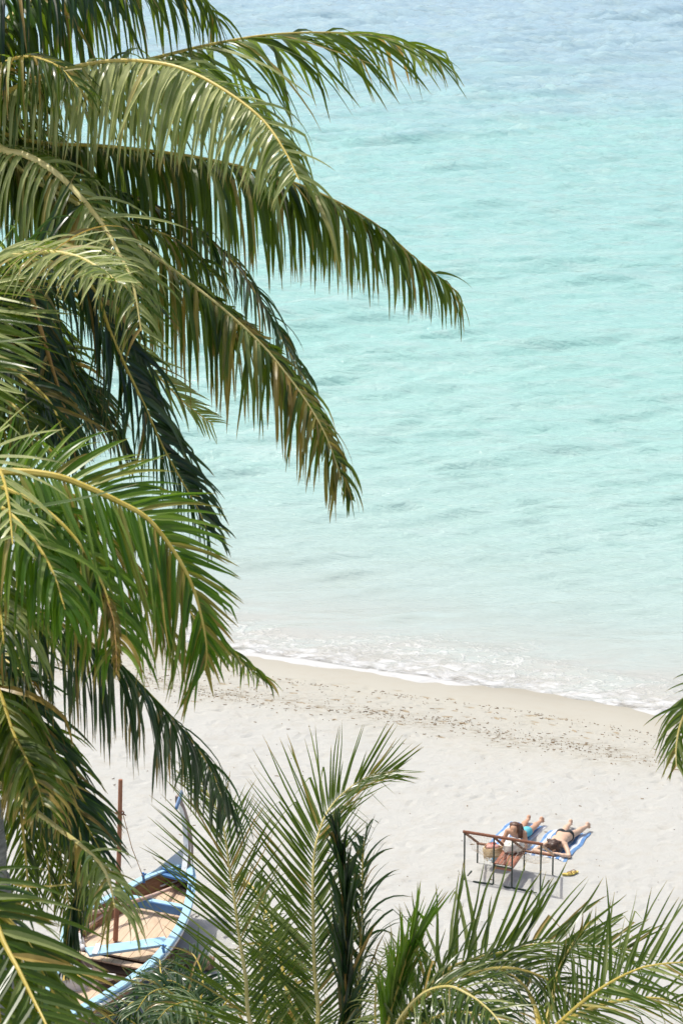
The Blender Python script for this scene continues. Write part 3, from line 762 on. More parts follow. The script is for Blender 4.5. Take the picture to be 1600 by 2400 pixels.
# seventh palm, bottom right: long arching fronds
cG = at(900, 2480, 26.0)
pG = make_palm(cG - V((0, 0, 0.4)), (cG.x + 0.2, cG.y - 0.6, gz(cG.x, cG.y)), 0.12, 0.17, 'palm with long arching fronds and a green unopened spear at the bottom right')
fr(pG, [(915, 2440), (940, 2382), (967, 2348), (1012, 2304), (1056, 2268), (1123, 2243), (1186, 2230), (1235, 2217), (1290, 2210), (1345, 2212), (1400, 2218), (1480, 2226)], 26.0, 27.2, L=1.15, hang=0.10, dens=19, lit=.48, U=(-0.25, -0.45, 0.85), a0=58, a1=30, v=.32, w=.042, clump=.7, side=(1.05, 1.0), r0=.019, jit=1.0, tipdry=.1, dry=.03)
fr(pG, [(915, 2450), (936, 2390), (989, 2330), (1047, 2312), (1092, 2328), (1132, 2355), (1165, 2390), (1190, 2440)], 26.0, 24.6, L=0.75, hang=0.45, dens=24, lit=0.4, U=(-0.1, -0.35, 0.93), a0=64, a1=36, v=.2, w=.027, clump=.3, r0=.02, rib='rib_pale')
fr(pG, [(905, 2450), (950, 2380), (1020, 2318), (1110, 2280), (1200, 2270), (1290, 2300), (1350, 2350), (1380, 2400)], 26.0, 25.6, L=0.85, hang=0.4, dens=22, lit=0.45, U=(0, -0.3, 0.95), a0=58, a1=30, v=.25, w=.028, clump=.6)
fr(pG, [(895, 2460), (905, 2420), (925, 2340), (948, 2260), (970, 2200)], 26.1, 26.0, L=0.7, hang=0.0, dens=36, lit=.7, mat='leaf_green', U=(0, -1, 0.1), a0=16, a1=10, v=.1, w=.04, tipdry=0.1, jit=.8, prof=lambda t: 0.95)
fr(pG, [(895, 2460), (900, 2380), (912, 2300), (930, 2240), (950, 2210)], 26.6, 28.0, L=0.45, hang=0.45, dens=16, lit=0.95, U=(-.2, -0.7, 0.6), a0=60, a1=40, w=.022, rib='rib', r0=.012, clump=.8)
fr(pG, [(890, 2470), (880, 2400), (880, 2330), (890, 2260), (915, 2215)], 26.6, 28.4, L=0.45, hang=0.45, dens=16, lit=0.9, U=(-.2, -0.7, 0.6), a0=60, a1=40, w=.022, rib='rib', r0=.012, clump=.8)
fr(pG, [(915, 2470), (960, 2430), (1010, 2390), (1070, 2372), (1140, 2385), (1190, 2430)], 26.0, 25.2, L=0.7, hang=0.5, dens=22, lit=0.2, U=(0, -0.3, 0.95), a0=62, a1=34, mat='leaf_blue', w=.042)
cK = at(1265, 2470, 25.0)
pK = make_palm(cK - V((0, 0, 0.4)), (cK.x + 0.3, cK.y - 0.6, gz(cK.x, cK.y)), 0.12, 0.17, 'palm leaning out of the bottom right corner with open pale ribbed fronds')
fr(pK, [(1265, 2440), (1306, 2400), (1369, 2344), (1427, 2304), (1480, 2277), (1525, 2263), (1600, 2256), (1690, 2262)], 25.0, 24.6, L=0.9, hang=0.12, dens=19, lit=0.5, U=(-0.1, -0.5, 0.8), a0=60, a1=34, v=.25, w=.033, clump=.4, r0=.015, jit=.8, rib='rib')
fr(pK, [(1265, 2440), (1330, 2390), (1430, 2350), (1540, 2340), (1640, 2370)], 25.2, 25.9, L=0.9, hang=0.3, dens=18, lit=0.45, U=(-0.1, -0.4, 0.9), a0=56, a1=34, v=.25, w=.028)
fr(pK, [(1265, 2440), (1260, 2390), (1240, 2330), (1205, 2290), (1150, 2265)], 25.2, 26.2, L=0.6, hang=0.45, dens=20, lit=0.25, U=(0.1, -0.4, 0.9), a0=56, a1=34, v=.25, w=.04, mat='leaf_blue')
fr(pK, [(1265, 2440), (1290, 2360), (1300, 2300), (1330, 2230), (1380, 2160)], 25.2, 26.0, L=0.42, hang=0.1, dens=15, lit=0.4, U=(-0.6, -0.6, 0.3), a0=18, a1=10, w=.034)

# palm at the right edge: only one drooping frond comes in
cH = at(1720, 1590, 25.0)
pH = make_palm(cH - V((0, 0, 0.4)), (cH.x + 0.5, cH.y, gz(cH.x, cH.y)), 0.13, 0.18, 'palm beyond the right edge with a single drooping frond tip in view')
fr(pH, [(1720, 1580), (1668, 1585), (1645, 1612), (1618, 1645), (1598, 1685), (1587, 1725), (1583, 1765), (1584, 1795)], 25.0, 24.6, L=.5, hang=0.42, dens=24, lit=.6, U=(-0.3, -0.7, 0.5), a0=48, a1=26, w=.034, v=.1, rib='rib_pale', r0=.02)
fr(pH, [(1720, 1580), (1695, 1610), (1665, 1640), (1650, 1700), (1640, 1780)], 25.0, 25.4, L=0.6, hang=0.5, dens=22, lit=0.25, U=(-0.3, -0.7, 0.5), a0=48, a1=26, w=.04)

for dx, dy, D1 in ((250, -60, 26.5), (330, 60, 24.5), (200, 260, 23.8), (120, -150, 27.0)):
    fr(pH, q([(1690, 1555), (1690 + dx * .4, 1500 + dy * .4), (1690 + dx * .8, 1520 + dy * .8), (1690 + dx, 1600 + dy)]), 25.0, D1, L=.9, hang=0.9, dens=18, lit=0.4, a0=80, a1=44)
# small bushy palm between the boat and the centre palm
cI = at(452, 2470, 31.0)
pI = make_palm(cI - V((0, 0, 0.3)), (cI.x, cI.y - 0.2, gz(cI.x, cI.y)), 0.09, 0.13, 'bushy young palm with glossy grey green arching fronds beside the boat')
for i, (pts, D1, lt, kk) in enumerate([
        ([(452, 2460), (425, 2360), (390, 2320), (350, 2330), (320, 2370)], 30.0, .6, {}),
        ([(452, 2460), (455, 2360), (440, 2325), (405, 2300), (360, 2300)], 31.0, .3, {}),
        ([(452, 2460), (480, 2395), (478, 2360), (450, 2345), (400, 2360), (370, 2390)], 29.6, .9, {}),
        ([(452, 2460), (400, 2400), (350, 2360), (310, 2350), (280, 2390)], 30.6, .4, {}),
        ([(452, 2460), (470, 2350), (475, 2290), (455, 2240), (430, 2230)], 31.6, .15, {}),
        ([(452, 2460), (500, 2400), (530, 2350), (560, 2330), (600, 2350)], 31.0, .5, {}),
        ([(452, 2460), (410, 2370), (380, 2290), (375, 2250)], 32.0, .1, {}),
        ([(452, 2460), (350, 2420), (280, 2380), (230, 2390)], 30.5, .3, {})]):
    fr(pI, pts, 31.0, D1, L=0.62, hang=0.6, dens=22, lit=lt, mat='leaf_blue', w=.04, a0=58, a1=34, r0=.018, clump=.8, U=(0, -.35, .9))
fr(pI, [(452, 2460), (440, 2400), (450, 2330), (478, 2296)], 31.4, 32.4, L=0.34, hang=0.1, dens=34, lit=0.12, mat='leaf_blue', w=.04, a0=80, a1=70, U=(0, -.8, .5), prof=lambda t: 1.0 if t > .45 else .2, r0=.02)

# ------------------------------------------------------------------ materials of the small things
def plank_mat(name, c1, c2, rot, width=6.0):
    m, nt, b = new_mat(name)
    tc = N(nt, 'ShaderNodeTexCoord')
    v = mapping(nt, tc.outputs['Object'], (1, 1, 1), (0, 0, rot))
    sep = N(nt, 'ShaderNodeSeparateXYZ'); nt.links.new(v, sep.inputs[0])
    u = math_n(nt, 'MULTIPLY', sep.outputs[0], width)
    fr_ = math_n(nt, 'FRACT', u); fl = math_n(nt, 'FLOOR', u)
    seam = math_n(nt, 'MAXIMUM', mrange(nt, fr_, 0.0, 0.06, 1, 0), mrange(nt, fr_, 0.94, 1.0, 0, 1))
    wn_ = N(nt, 'ShaderNodeTexWhiteNoise', noise_dimensions='1D'); nt.links.new(fl, wn_.inputs['W'])
    g = noise(nt, mapping(nt, v, (14, 1.6, 4)), 2.0, 6, 0.65)
    st = noise(nt, tc.outputs['Object'], 1.6, 5, 0.6)
    c = ramp(nt, math_n(nt, 'ADD', math_n(nt, 'MULTIPLY', g, 0.7), math_n(nt, 'MULTIPLY', wn_.outputs[0], 0.3)), [(0.25, c1), (0.75, c2)]).outputs[0]
    c = mixc(nt, mrange(nt, st, 0.55, 0.75, 0, 0.45), c, (c1[0] * 0.6, c1[1] * 0.55, c1[2] * 0.5))
    c = mixc(nt, math_n(nt, 'MULTIPLY', seam, 0.75), c, (0.10, 0.06, 0.035))
    nt.links.new(c, b.inputs['Base Color']); b.inputs['Roughness'].default_value = 0.75
    nt.links.new(bump(nt, math_n(nt, 'SUBTRACT', g, seam), 0.4, 0.006), b.inputs['Normal'])
    return m
M['blue'] = simple_mat('pale_blue_paint', (0.29, 0.53, 0.69), (0.38, 0.60, 0.73), 5, 0.5, (1, 1, 1), 0.002, 0.4, ((0.55, 0.50, 0.42), 7.0, 0.60))
M['deep_blue'] = simple_mat('deep_blue_paint', (0.05, 0.15, 0.36), (0.08, 0.22, 0.44), 6, 0.5, (1, 1, 1), 0.002, 0.4, ((0.35, 0.36, 0.36), 9.0, 0.66))
M['white_paint'] = simple_mat('worn_white_paint', (0.62, 0.66, 0.68), (0.74, 0.76, 0.77), 6, 0.5, (1, 1, 1), 0.002, 0.4, ((0.36, 0.31, 0.25), 8.0, 0.60))
M['brown_wood'] = simple_mat('brown_boat_wood', (0.20, 0.10, 0.05), (0.34, 0.19, 0.10), 7, 0.7, (1, 1, 4), 0.004, 0.3, ((0.40, 0.30, 0.22), 5.0, 0.62))
M['grey_wood'] = simple_mat('weathered_grey_wood', (0.22, 0.17, 0.14), (0.38, 0.30, 0.26), 7, 0.8, (1, 1, 3), 0.004, 0.3)
M['mast_wood'] = simple_mat('reddish_mast_wood', (0.26, 0.105, 0.055), (0.40, 0.19, 0.11), 9, 0.7, (1, 1, 0.3), 0.004, 0.3, ((0.50, 0.36, 0.28), 12.0, 0.66))
M['spar'] = simple_mat('pale_spar_wood', (0.48, 0.32, 0.25), (0.62, 0.46, 0.38), 9, 0.7, (1, 1, 1), 0.003, 0.3)
M['cord'] = simple_mat('thin_cord', (0.30, 0.20, 0.11), (0.42, 0.30, 0.18), 20, 0.9)
M['white_cord'] = simple_mat('white_rope', (0.70, 0.70, 0.66), (0.80, 0.79, 0.75), 30, 0.9, (1, 1, 1), 0.003)
M['white_foam'] = simple_mat('white_float', (0.74, 0.74, 0.72), (0.80, 0.80, 0.79), 12, 0.8, (1, 1, 1), 0.003)
M['yellow'] = simple_mat('yellow_paint', (0.55, 0.38, 0.07), (0.66, 0.48, 0.12), 7, 0.6, (1, 1, 1), 0.002, 0.3, ((0.42, 0.30, 0.15), 6.0, 0.6))
M['dark_in'] = simple_mat('dark_bilge_wood', (0.055, 0.035, 0.022), (0.11, 0.07, 0.045), 6, 0.8)  # very dark brown wood for the floor of the open well
M['log'] = simple_mat('driftwood_bark', (0.12, 0.085, 0.06), (0.28, 0.20, 0.14), 5, 0.9, (1, 4, 1), 0.02, 0.2)
M['steel'] = simple_mat('dark_green_pipe', (0.022, 0.040, 0.028), (0.045, 0.062, 0.042), 15, 0.5, (1, 1, 1), 0.0, 0.4, ((0.16, 0.08, 0.04), 14.0, 0.60))
M['wrap'] = simple_mat('rope_wrapped_rail', (0.17, 0.065, 0.035), (0.27, 0.12, 0.065), 30, 0.8, (1, 1, 1), 0.006)
M['arm_pale'] = simple_mat('pale_wrapped_arm', (0.46, 0.30, 0.19), (0.58, 0.42, 0.30), 18, 0.8, (1, 1, 1), 0.004)
M['arm_dark'] = simple_mat('dark_wrapped_arm', (0.11, 0.05, 0.03), (0.22, 0.11, 0.06), 20, 0.8, (1, 1, 1), 0.004)
M['slat'] = simple_mat('red_brown_slat', (0.27, 0.095, 0.055), (0.40, 0.19, 0.12), 10, 0.65, (1, 1, 1), 0.003, 0.4, ((0.44, 0.32, 0.28), 10.0, 0.58))
M['net'] = simple_mat('pale_net_cord', (0.52, 0.44, 0.33), (0.62, 0.54, 0.42), 20, 0.9)
M['skin'] = simple_mat('tanned_skin', (0.53, 0.30, 0.185), (0.58, 0.345, 0.22), 5, 0.5, (1, 1, 1), 0.0, 0.4)
M['skin_fair'] = simple_mat('fair_skin', (0.62, 0.41, 0.28), (0.66, 0.46, 0.33), 5, 0.5, (1, 1, 1), 0.0, 0.4)
M['hair'] = simple_mat('brown_hair', (0.060, 0.026, 0.014), (0.14, 0.06, 0.03), 22, 0.45, (3, 1, 1), 0.006, 0.5)
M['hair_dark'] = simple_mat('dark_brown_hair', (0.035, 0.018, 0.010), (0.085, 0.040, 0.02), 22, 0.45, (3, 1, 1), 0.006, 0.5)
M['turq'] = simple_mat('turquoise_fabric', (0.10, 0.46, 0.55), (0.16, 0.55, 0.62), 14, 0.7, (1, 1, 1), 0.002)
M['black'] = simple_mat('black_fabric', (0.012, 0.016, 0.018), (0.025, 0.030, 0.032), 14, 0.7)
M['eye'] = simple_mat('dark_eye', (0.02, 0.012, 0.01), (0.03, 0.02, 0.015), 10, 0.3)
M['lip'] = simple_mat('lips', (0.42, 0.15, 0.12), (0.46, 0.18, 0.15), 10, 0.4)
M['straw'] = simple_mat('woven_straw', (0.44, 0.30, 0.14), (0.66, 0.52, 0.32), 22, 0.85, (1, 1, 3), 0.008)
M['pink'] = simple_mat('pink_cloth', (0.62, 0.22, 0.18), (0.70, 0.42, 0.36), 12, 0.85, (1, 1, 1), 0.004)
M['red'] = simple_mat('red_cloth', (0.42, 0.06, 0.05), (0.50, 0.10, 0.08), 12, 0.85)
M['bluecup'] = simple_mat('light_blue_plastic', (0.16, 0.42, 0.66), (0.24, 0.50, 0.72), 10, 0.4)
M['sandal'] = simple_mat('yellow_rubber', (0.62, 0.46, 0.09), (0.70, 0.56, 0.16), 10, 0.6)
M['strap'] = simple_mat('brown_strap', (0.20, 0.10, 0.04), (0.28, 0.15, 0.07), 10, 0.6)
M['fleck'] = simple_mat('dry_seaweed', (0.11, 0.07, 0.035), (0.30, 0.21, 0.11), 3.0, 0.9)
def print_mat():
    m, nt, b = new_mat('white_leaf_print_cotton')
    tc = N(nt, 'ShaderNodeTexCoord')
    v = N(nt, 'ShaderNodeTexVoronoi'); v.inputs['Scale'].default_value = 13.0
    nt.links.new(mapping(nt, tc.outputs['Object'], (1, 2.2, 1), (0, 0, 0.6)), v.inputs['Vector'])
    k = mrange(nt, v.outputs['Distance'], 0.20, 0.28, 1, 0)
    k = math_n(nt, 'MULTIPLY', k, mrange(nt, noise(nt, tc.outputs['Object'], 9.0, 2), 0.46, 0.54))
    c = mixc(nt, k, (0.66, 0.63, 0.57), (0.20, 0.21, 0.13))
    nt.links.new(c, b.inputs['Base Color']); b.inputs['Roughness'].default_value = 0.9
    return m
M['print'] = print_mat()

# ------------------------------------------------------------------ fishing boat drawn up on the sand
def make_boat():
    zs = 0.72
    Lp = [(440, 2031, 1.72), (406, 2033, 1.66), (337, 2060, 1.58), (278, 2094, 1.52), (214, 2126, 1.49), (165, 2158, 1.47), (150, 2200, 1.47), (140, 2255, 1.48), (112, 2310, 1.50), (85, 2370, 1.54), (70, 2410, 1.6)]
    Rp = [(447, 2031, 1.72), (453, 2066, 1.66), (449, 2099, 1.58), (436, 2148, 1.52), (414, 2190, 1.49), (377, 2239, 1.47), (337, 2276, 1.47), (288, 2311, 1.48), (226, 2348, 1.50), (165, 2382, 1.54), (110, 2425, 1.6)]
    NS = 48
    Lc, _ = catmull([onz(*p) for p in Lp], NS)
    Rc, _ = catmull([onz(*p) for p in Rp], NS)
    mid0 = (Lc[NS // 2] + Rc[NS // 2]) * 0.5
    base = V((mid0.x, mid0.y, gz(mid0.x, mid0.y)))
    o = empty('fishing_boat', base, 'pale blue wooden fishing boat with tall curved prow drawn up on the sand under palms', 'boat')
    def sect(i, s, inner=0.0):
        """s from -1 at the left rail over the keel to 1 at the right rail"""
        a, b = Lc[i], Rc[i]
        m_ = (a + b) * 0.5; half = (b - a) * 0.5
        t = i / (NS - 1)
        rise = 0.42 * max(0, (0.16 - t) / 0.16) ** 2 + 0.25 * max(0, (t - 0.85) / 0.15) ** 2
        zk = zs + 0.02 + rise + inner
        k = 1 - inner / max(0.06, half.length)
        u = s * k
        zt = a.z
        return V((m_.x + half.x * u, m_.y + half.y * u, zk + (zt - zk) * abs(s) ** 2.6))
    ss = [math.copysign(abs(x) ** 0.75, x) for x in np.linspace(-1, 1, 27)]
    outer = [[sect(i, s) for s in ss] for i in range(NS)]
    mb = MB(); mb.grid(outer)
    inn = [[sect(i, s, 0.045) for s in ss] for i in range(1, NS)]
    mb.grid(inn)
    mb.build('hull', M['grey_wood'], o, fix=False)
    # inside planking shown above the floor: brown
    mb = MB()
    for sgn in (-1, 1):
        rows = []
        for i in range(1, NS - 1):
            r = []
            for k in range(6):
                s = sgn * (0.70 + 0.288 * k / 5)
                p = sect(i, s, 0.055)
                r.append(p)
            rows.append(r)
        mb.grid(rows)
    mb.build('lining', M['brown_wood'], o, fix=False)
    # rails: flat pale blue cap, deep blue line, white rubbing strake
    def rail(C, other, name, w, h, dz, dout, mat):
        mb = MB()
        rows = []
        for i in range(NS):
            a, b = C[i], other[i]
            out = (a - b)
            out.z = 0
            t = (C[min(i + 1, NS - 1)] - C[max(i - 1, 0)]); t.z = 0; t.normalize()
            nrm = V((t.y, -t.x, 0))
            if nrm.dot(out) < 0: nrm = -nrm
            c = a + nrm * dout + V((0, 0, dz))
            rows.append([c - nrm * w / 2 - V((0, 0, h / 2)), c + nrm * w / 2 - V((0, 0, h / 2)), c + nrm * w / 2 + V((0, 0, h / 2 - .008)), c + nrm * (w / 2 - .008) + V((0, 0, h / 2)), c - nrm * (w / 2 - .008) + V((0, 0, h / 2)), c - nrm * w / 2 + V((0, 0, h / 2 - .008)), c - nrm * w / 2 - V((0, 0, h / 2))])
        mb.grid(rows); mb.build(name, mat, o)
    for C, O in ((Lc, Rc), (Rc, Lc)):
        rail(C, O, 'gunwale', 0.155, 0.04, 0.025, -0.02, M['blue'])
        rail(C, O, 'stripe', 0.02, 0.05, -0.022, 0.022, M['deep_blue'])
        rail(C, O, 'strake', 0.045, 0.06, -0.078, 0.018, M['white_paint'])
        rail(C, O, 'strake', 0.03, 0.06, -0.14, 0.006, M['brown_wood'])
    # floor boards
    def floor(t0, t1, depth, name, mat, th=0.03, sm=0.0):
        i0, i1 = t0 * (NS - 1), t1 * (NS - 1)
        n = max(3, int((i1 - i0)) + 1)
        rows = []
        rb_ = []
        for j in range(n):
            x = i0 + (i1 - i0) * j / (n - 1); i = min(int(x), NS - 2); u = x - i
            a = Lc[i].lerp(Lc[i + 1], u); b = Rc[i].lerp(Rc[i + 1], u)
            t = x / (NS - 1)
            m_ = (a + b) * 0.5; hf = (b - a) * 0.5
            zf = a.z - depth
            H = a.z - zs - 0.065
            sfr = max(0.05, (1 - depth / H)) ** (1 / 2.6) - 0.055 / max(0.1, hf.length)
            sfr = max(0.02, sfr)
            rows.append([V((m_.x + hf.x * k * sfr, m_.y + hf.y * k * sfr, zf)) for k in np.linspace(-1, 1, 9)])
        mb = MB(); mb.grid(rows)
        mb.grid([[p - V((0, 0, th)) for p in r] for r in rows])
        for r in (rows[0], rows[-1]):
            mb.grid([r, [p - V((0, 0, th)) for p in r]])
        return mb.build(name, mat, o, smooth=False)
    axv = ((Lc[-6] + Rc[-6]) - (Lc[6] + Rc[6])); ang = math.atan2(axv.y, axv.x)
    M['deck'] = plank_mat('tan_deck_planks', (0.52, 0.385, 0.255), (0.72, 0.58, 0.43), -ang + math.pi / 2, 5.2)
    floor(0.05, 0.445, 0.30, 'deck', M['deck'])
    floor(0.475, 0.50, 0.26, 'deck', M['deck'])
    floor(0.655, 0.965, 0.28, 'deck', M['deck'])
    floor(0.44, 0.66, 0.66, 'bilge_floor', M['dark_in'])
    # thwarts and end decks
    def span(t, dz, inset=0.02):
        x = t * (NS - 1); i = min(int(x), NS - 2); u = x - i
        a = Lc[i].lerp(Lc[i + 1], u); b = Rc[i].lerp(Rc[i + 1], u)
        d = (b - a).normalized()
        return a + d * inset + V((0, 0, dz)), b - d * inset + V((0, 0, dz))
    def plank_between(name, t0, t1, dz, th, mat, n=3):
        mb = MB()
        rows = []
        for k in range(n):
            a, b = span(t0 + (t1 - t0) * k / (n - 1), dz, 0.05)
            rows.append([a.lerp(b, j / 6) for j in range(7)])
        mb.grid(rows); mb.grid([[p - V((0, 0, th)) for p in r] for r in rows])
        mb.grid([rows[0], [p - V((0, 0, th)) for p in rows[0]]]); mb.grid([rows[-1], [p - V((0, 0, th)) for p in rows[-1]]])
        mb.grid([[r[0] for r in rows], [r[0] - V((0, 0, th)) for r in rows]]); mb.grid([[r[-1] for r in rows], [r[-1] - V((0, 0, th)) for r in rows]])
        return mb.build(name, mat, o, smooth=False)
    p1 = onz(293, 2096, 1.5); p2 = onz(433, 2123, 1.5)
    mb = MB(); mb.beam(p1 + V((0, 0, -.03)), p2 + V((0, 0, -.03)), 0.12, 0.05, m=0); mb.build('thwart', M['blue'], o, smooth=False)
    dn = V((0, -0.075, -0.10))
    mb = MB(); mb.beam(p1 + dn, p2 + dn, 0.02, 0.16); mb.build('thwart_board', M['deep_blue'], o, smooth=False)
    q1 = onz(205, 2232, 1.42); q2 = onz(392, 2206, 1.42)
    mb = MB(); mb.beam(q1, q2, 0.34, 0.05); mb.build('thwart', M['blue'], o, smooth=False)
    q3 = onz(222, 2240, 1.42); q4 = onz(232, 2216, 1.42)
    mb = MB(); mb.beam(q3 + V((0, 0, .032)), q4 + V((0, 0, .032)), 0.10, 0.02); mb.build('cross_batten', M['white_paint'], o, smooth=False)
    plank_between('fore_deck', 0.02, 0.085, 0.0, 0.04, M['deep_blue'])
    # yellow stern locker
    c = [onz(150, 2252, 1.46), onz(216, 2270, 1.46), onz(196, 2288, 1.46), onz(140, 2300, 1.46)]
    mb = MB()
    ctr = sum(c, V()) / 4
    inner = [ctr + (p - ctr) * 0.86 - V((0, 0, 0.05)) for p in c]
    low = [p - V((0, 0, 0.28)) for p in c]
    mb.add(c + low, [(0, 1, 5, 4), (1, 2, 6, 5), (2, 3, 7, 6), (3, 0, 4, 7)])
    lk = mb.build('locker', M['white_paint'], o, smooth=False)
    mb = MB(); mb.add(c + inner, [(0, 1, 5, 4), (1, 2, 6, 5), (2, 3, 7, 6), (3, 0, 4, 7)]); mb.build('locker_edge', M['white_paint'], lk, smooth=False)
    mb = MB(); mb.add(inner, [(0, 1, 2, 3)]); mb.build('locker_lid', M['yellow'], lk, smooth=False)
    # curved stem rising from the bow
    Yb = (Lc[0].y + Rc[0].y) / 2
    def yy(px, py, Y):
        r = ray(px, py); k = Y / r.y
        return CAM + r * k
    ctr_ = [(446, 2044, 0.06), (448, 2010, 0.22), (449, 1985, 0.32), (446, 1955, 0.38), (441, 1925, 0.36), (433, 1897, 0.25), (425, 1876, 0.12), (422, 1860, 0.02)]
    P, _ = catmull([yy(a, b, Yb + c_) for a, b, c_ in ctr_], 30)
    fx = V((axv.x, axv.y, 0)).normalized()           # towards the stern
    sx = V((fx.y, -fx.x, 0))
    rows = []; rowsf = []
    for i, p in enumerate(P):
        t = i / 29
        dp = 0.34 * (1 - t) ** 1.5 + 0.10 + 0.09 * math.exp(-((t - 0.93) / 0.10) ** 2)
        hw = 0.055 - 0.018 * t
        ca, cb = p, p + fx * dp
        rows.append([ca - sx * hw * .5, ca + sx * hw * .5, ca + sx * hw + fx * .03, cb + sx * hw, cb - sx * hw, ca - sx * hw + fx * .03, ca - sx * hw * .5])
        rowsf.append([cb - sx * hw * .97 + fx * .004, cb + sx * hw * .97 + fx * .004])
    mb = MB(); mb.grid(rows); b = len(mb.v)
    mb.add(rows[-1][:6], [tuple(range(6))])
    st = mb.build('stem', M['grey_wood'], o)
    mb = MB()
    mb.grid([[a, b_] for a, b_ in rowsf[:27]])
    mb.grid([[a, a + V((0, 0, 0)) - fx * 0.012] for a, b_ in rowsf[:27]]); mb.build('stem_face', M['white_paint'], st, fix=False)
    # blue slanted head of the stem
    h0 = P[-1] + fx * 0.06
    a = yy(427, 1856, Yb + 0.0); c_ = yy(413, 1894, Yb - 0.30)
    mb = MB(); mb.beam(a, c_, 0.10, 0.035, upv=(1, 0, 0.2)); mb.build('stem_head', M['deep_blue'], st, smooth=False)
    # cheek boards from stem to rails
    mb = MB()
    for C in (Lc, Rc):
        rows = []
        for i in range(0, 7):
            k = i / 6
            lo = C[i] + V((0, 0, 0.045))
            hi = C[i] + V((0, 0, 0.045 + 0.42 * (1 - k) ** 2.0))
            rows.append([lo, hi])
        mb.grid(rows)
    mb.build('cheek_board', M['white_paint'], o, fix=False)
    # cleats
    for px, py, z in ((338, 2057, 1.66), (447, 2083, 1.68), (385, 2226, 1.56)):
        p = onz(px, py, z)
        mb = MB(); mb.beam(p - V((0, 0, .10)), p + V((-.02, 0, .10)), 0.045, 0.05, upv=(0, 1, 0)); mb.beam(p - fx * .09 + V((0, 0, .04)), p + fx * .09 + V((0, 0, .07)), 0.03, 0.03)
        mb.build('cleat', M['deep_blue'], o, smooth=False)
    # mast
    mbase = onz(271, 2204, 1.20)
    mtop = yy(283, 1827, mbase.y + 0.12)
    mb = MB(); C, _ = catmull([mbase, mbase.lerp(mtop, .5) + V((.015, 0, 0)), mtop], 14)
    mb.tube(C, [0.047 - 0.009 * i / 13 for i in range(14)], 12)
    ms = mb.build('mast', M['mast_wood'], o)
    pb = mbase.lerp(mtop, 0.795)
    mb = MB()
    ring = [pb + V((math.cos(x) * .075, math.sin(x) * .075, 0.012 * math.sin(x * 2))) for x in np.linspace(0, 2 * math.pi, 17)]
    mb.tube(ring, .014, 6, cap=False); mb.tube([pb + V((.06, -.03, 0)), pb + V((.12, -.05, -.03))], .012, 5); mb.build('mast_band', M['arm_dark'], ms)
    mb = MB(); e = onz(337, 2058, 1.66)
    mb.tube([pb + V((.06, -.02, 0)), pb.lerp(e, .5) - V((0, 0, .03)), e], .008, 5); mb.tube([e, onz(352, 2092, 1.32)], .008, 5)
    mb.build('stay_rope', M['cord'], ms)
    mb = MB(); mb.beam(span(.07, .055)[0], span(.07, .055)[1], 0.05, 0.05); mb.build('bow_beam', M['deep_blue'], o, smooth=False)
    return o, Lc, Rc
boat, BL, BR = make_boat()
def pole(pts, r, mat, label, cat='pole', name='wooden_pole'):
    C, _ = catmull(pts, 12)
    mb = MB(); mb.tube(C, [r * (1 - .25 * i / 11) for i in range(12)], 9)
    return top_mesh(mb, name, mat, tuple(C[0]), label, cat)
pole([onz(160, 2150, 1.56), onz(215, 2140, 1.55), onz(290, 2120, 1.52), onz(360, 2098, 1.53), onz(426, 2072, 1.36)], .045, M['spar'], 'long pale spar lying from the left rail past the mast to the bow')
pole([onz(158, 2210, 1.30), onz(200, 2176, 1.36), onz(246, 2142, 1.46)], .035, M['spar'], 'short pale pole leaning inside the left side of the boat behind the mast')
pole([onz(172, 2206, 1.22), onz(200, 2184, 1.24), onz(232, 2160, 1.26)], .03, M['brown_wood'], 'thin brown stick lying beside the white floats in the boat')
# white floats
def blob(c, rx, ry, rz, seed, n=14, m_=10, rough=.12):
    r = random.Random(seed); mb = MB(); rows = []
    ph = [r.random() * 6 for _ in range(6)]
    for i in range(n + 1):
        th = math.pi * i / n; row = []
        for j in range(m_ + 1):
            a = 2 * math.pi * (j % m_) / m_
            k = 1 + rough * (math.sin(3 * a + ph[0]) * math.sin(2 * th + ph[1]) + .6 * math.sin(5 * a + ph[2] + th * 3))
            row.append(V((c[0] + rx * k * math.sin(th) * math.cos(a), c[1] + ry * k * math.sin(th) * math.sin(a), c[2] + rz * k * math.cos(th))))
        rows.append(row)
    mb.grid(rows); return mb
c = onz(181, 2208, 1.25)
mb = blob(c, .14, .17, .10, 3); c2 = onz(187, 2196, 1.3); b2 = blob(c2, .05, .22, .06, 5); mb.add(b2.v, b2.f)
c3 = onz(190, 2222, 1.22); b3 = blob(c3, .09, .09, .07, 6); mb.add(b3.v, b3.f)
top_mesh(mb, 'net_float', M['white_foam'], tuple(c), 'knobbly white net float bundle lying at the left side inside the boat', 'net float')
c = onz(252, 2290, 1.25)
top_mesh(blob(c, .16, .10, .06, 9), 'plastic_scoop', M['white_foam'], tuple(c), 'white plastic scoop lying on the rear deck planks of the boat', 'scoop')
# white rope in the bow
rr = random.Random(4); mb = MB(); pts = []
for k in range(34):
    t = k / 33
    b_ = onz(377 + 55 * t, 2074 - 12 * t, 1.36)
    pts.append(b_ + V((.10 * math.sin(t * 25), .16 * math.cos(t * 22), .02 + .03 * abs(math.sin(t * 19)))))
C, _ = catmull(pts, 150); mb.tube(C, .017, 6)
top_mesh(mb, 'rope', M['white_cord'], tuple(pts[0]), 'loosely coiled white rope lying on the boat deck near the bow', 'rope')
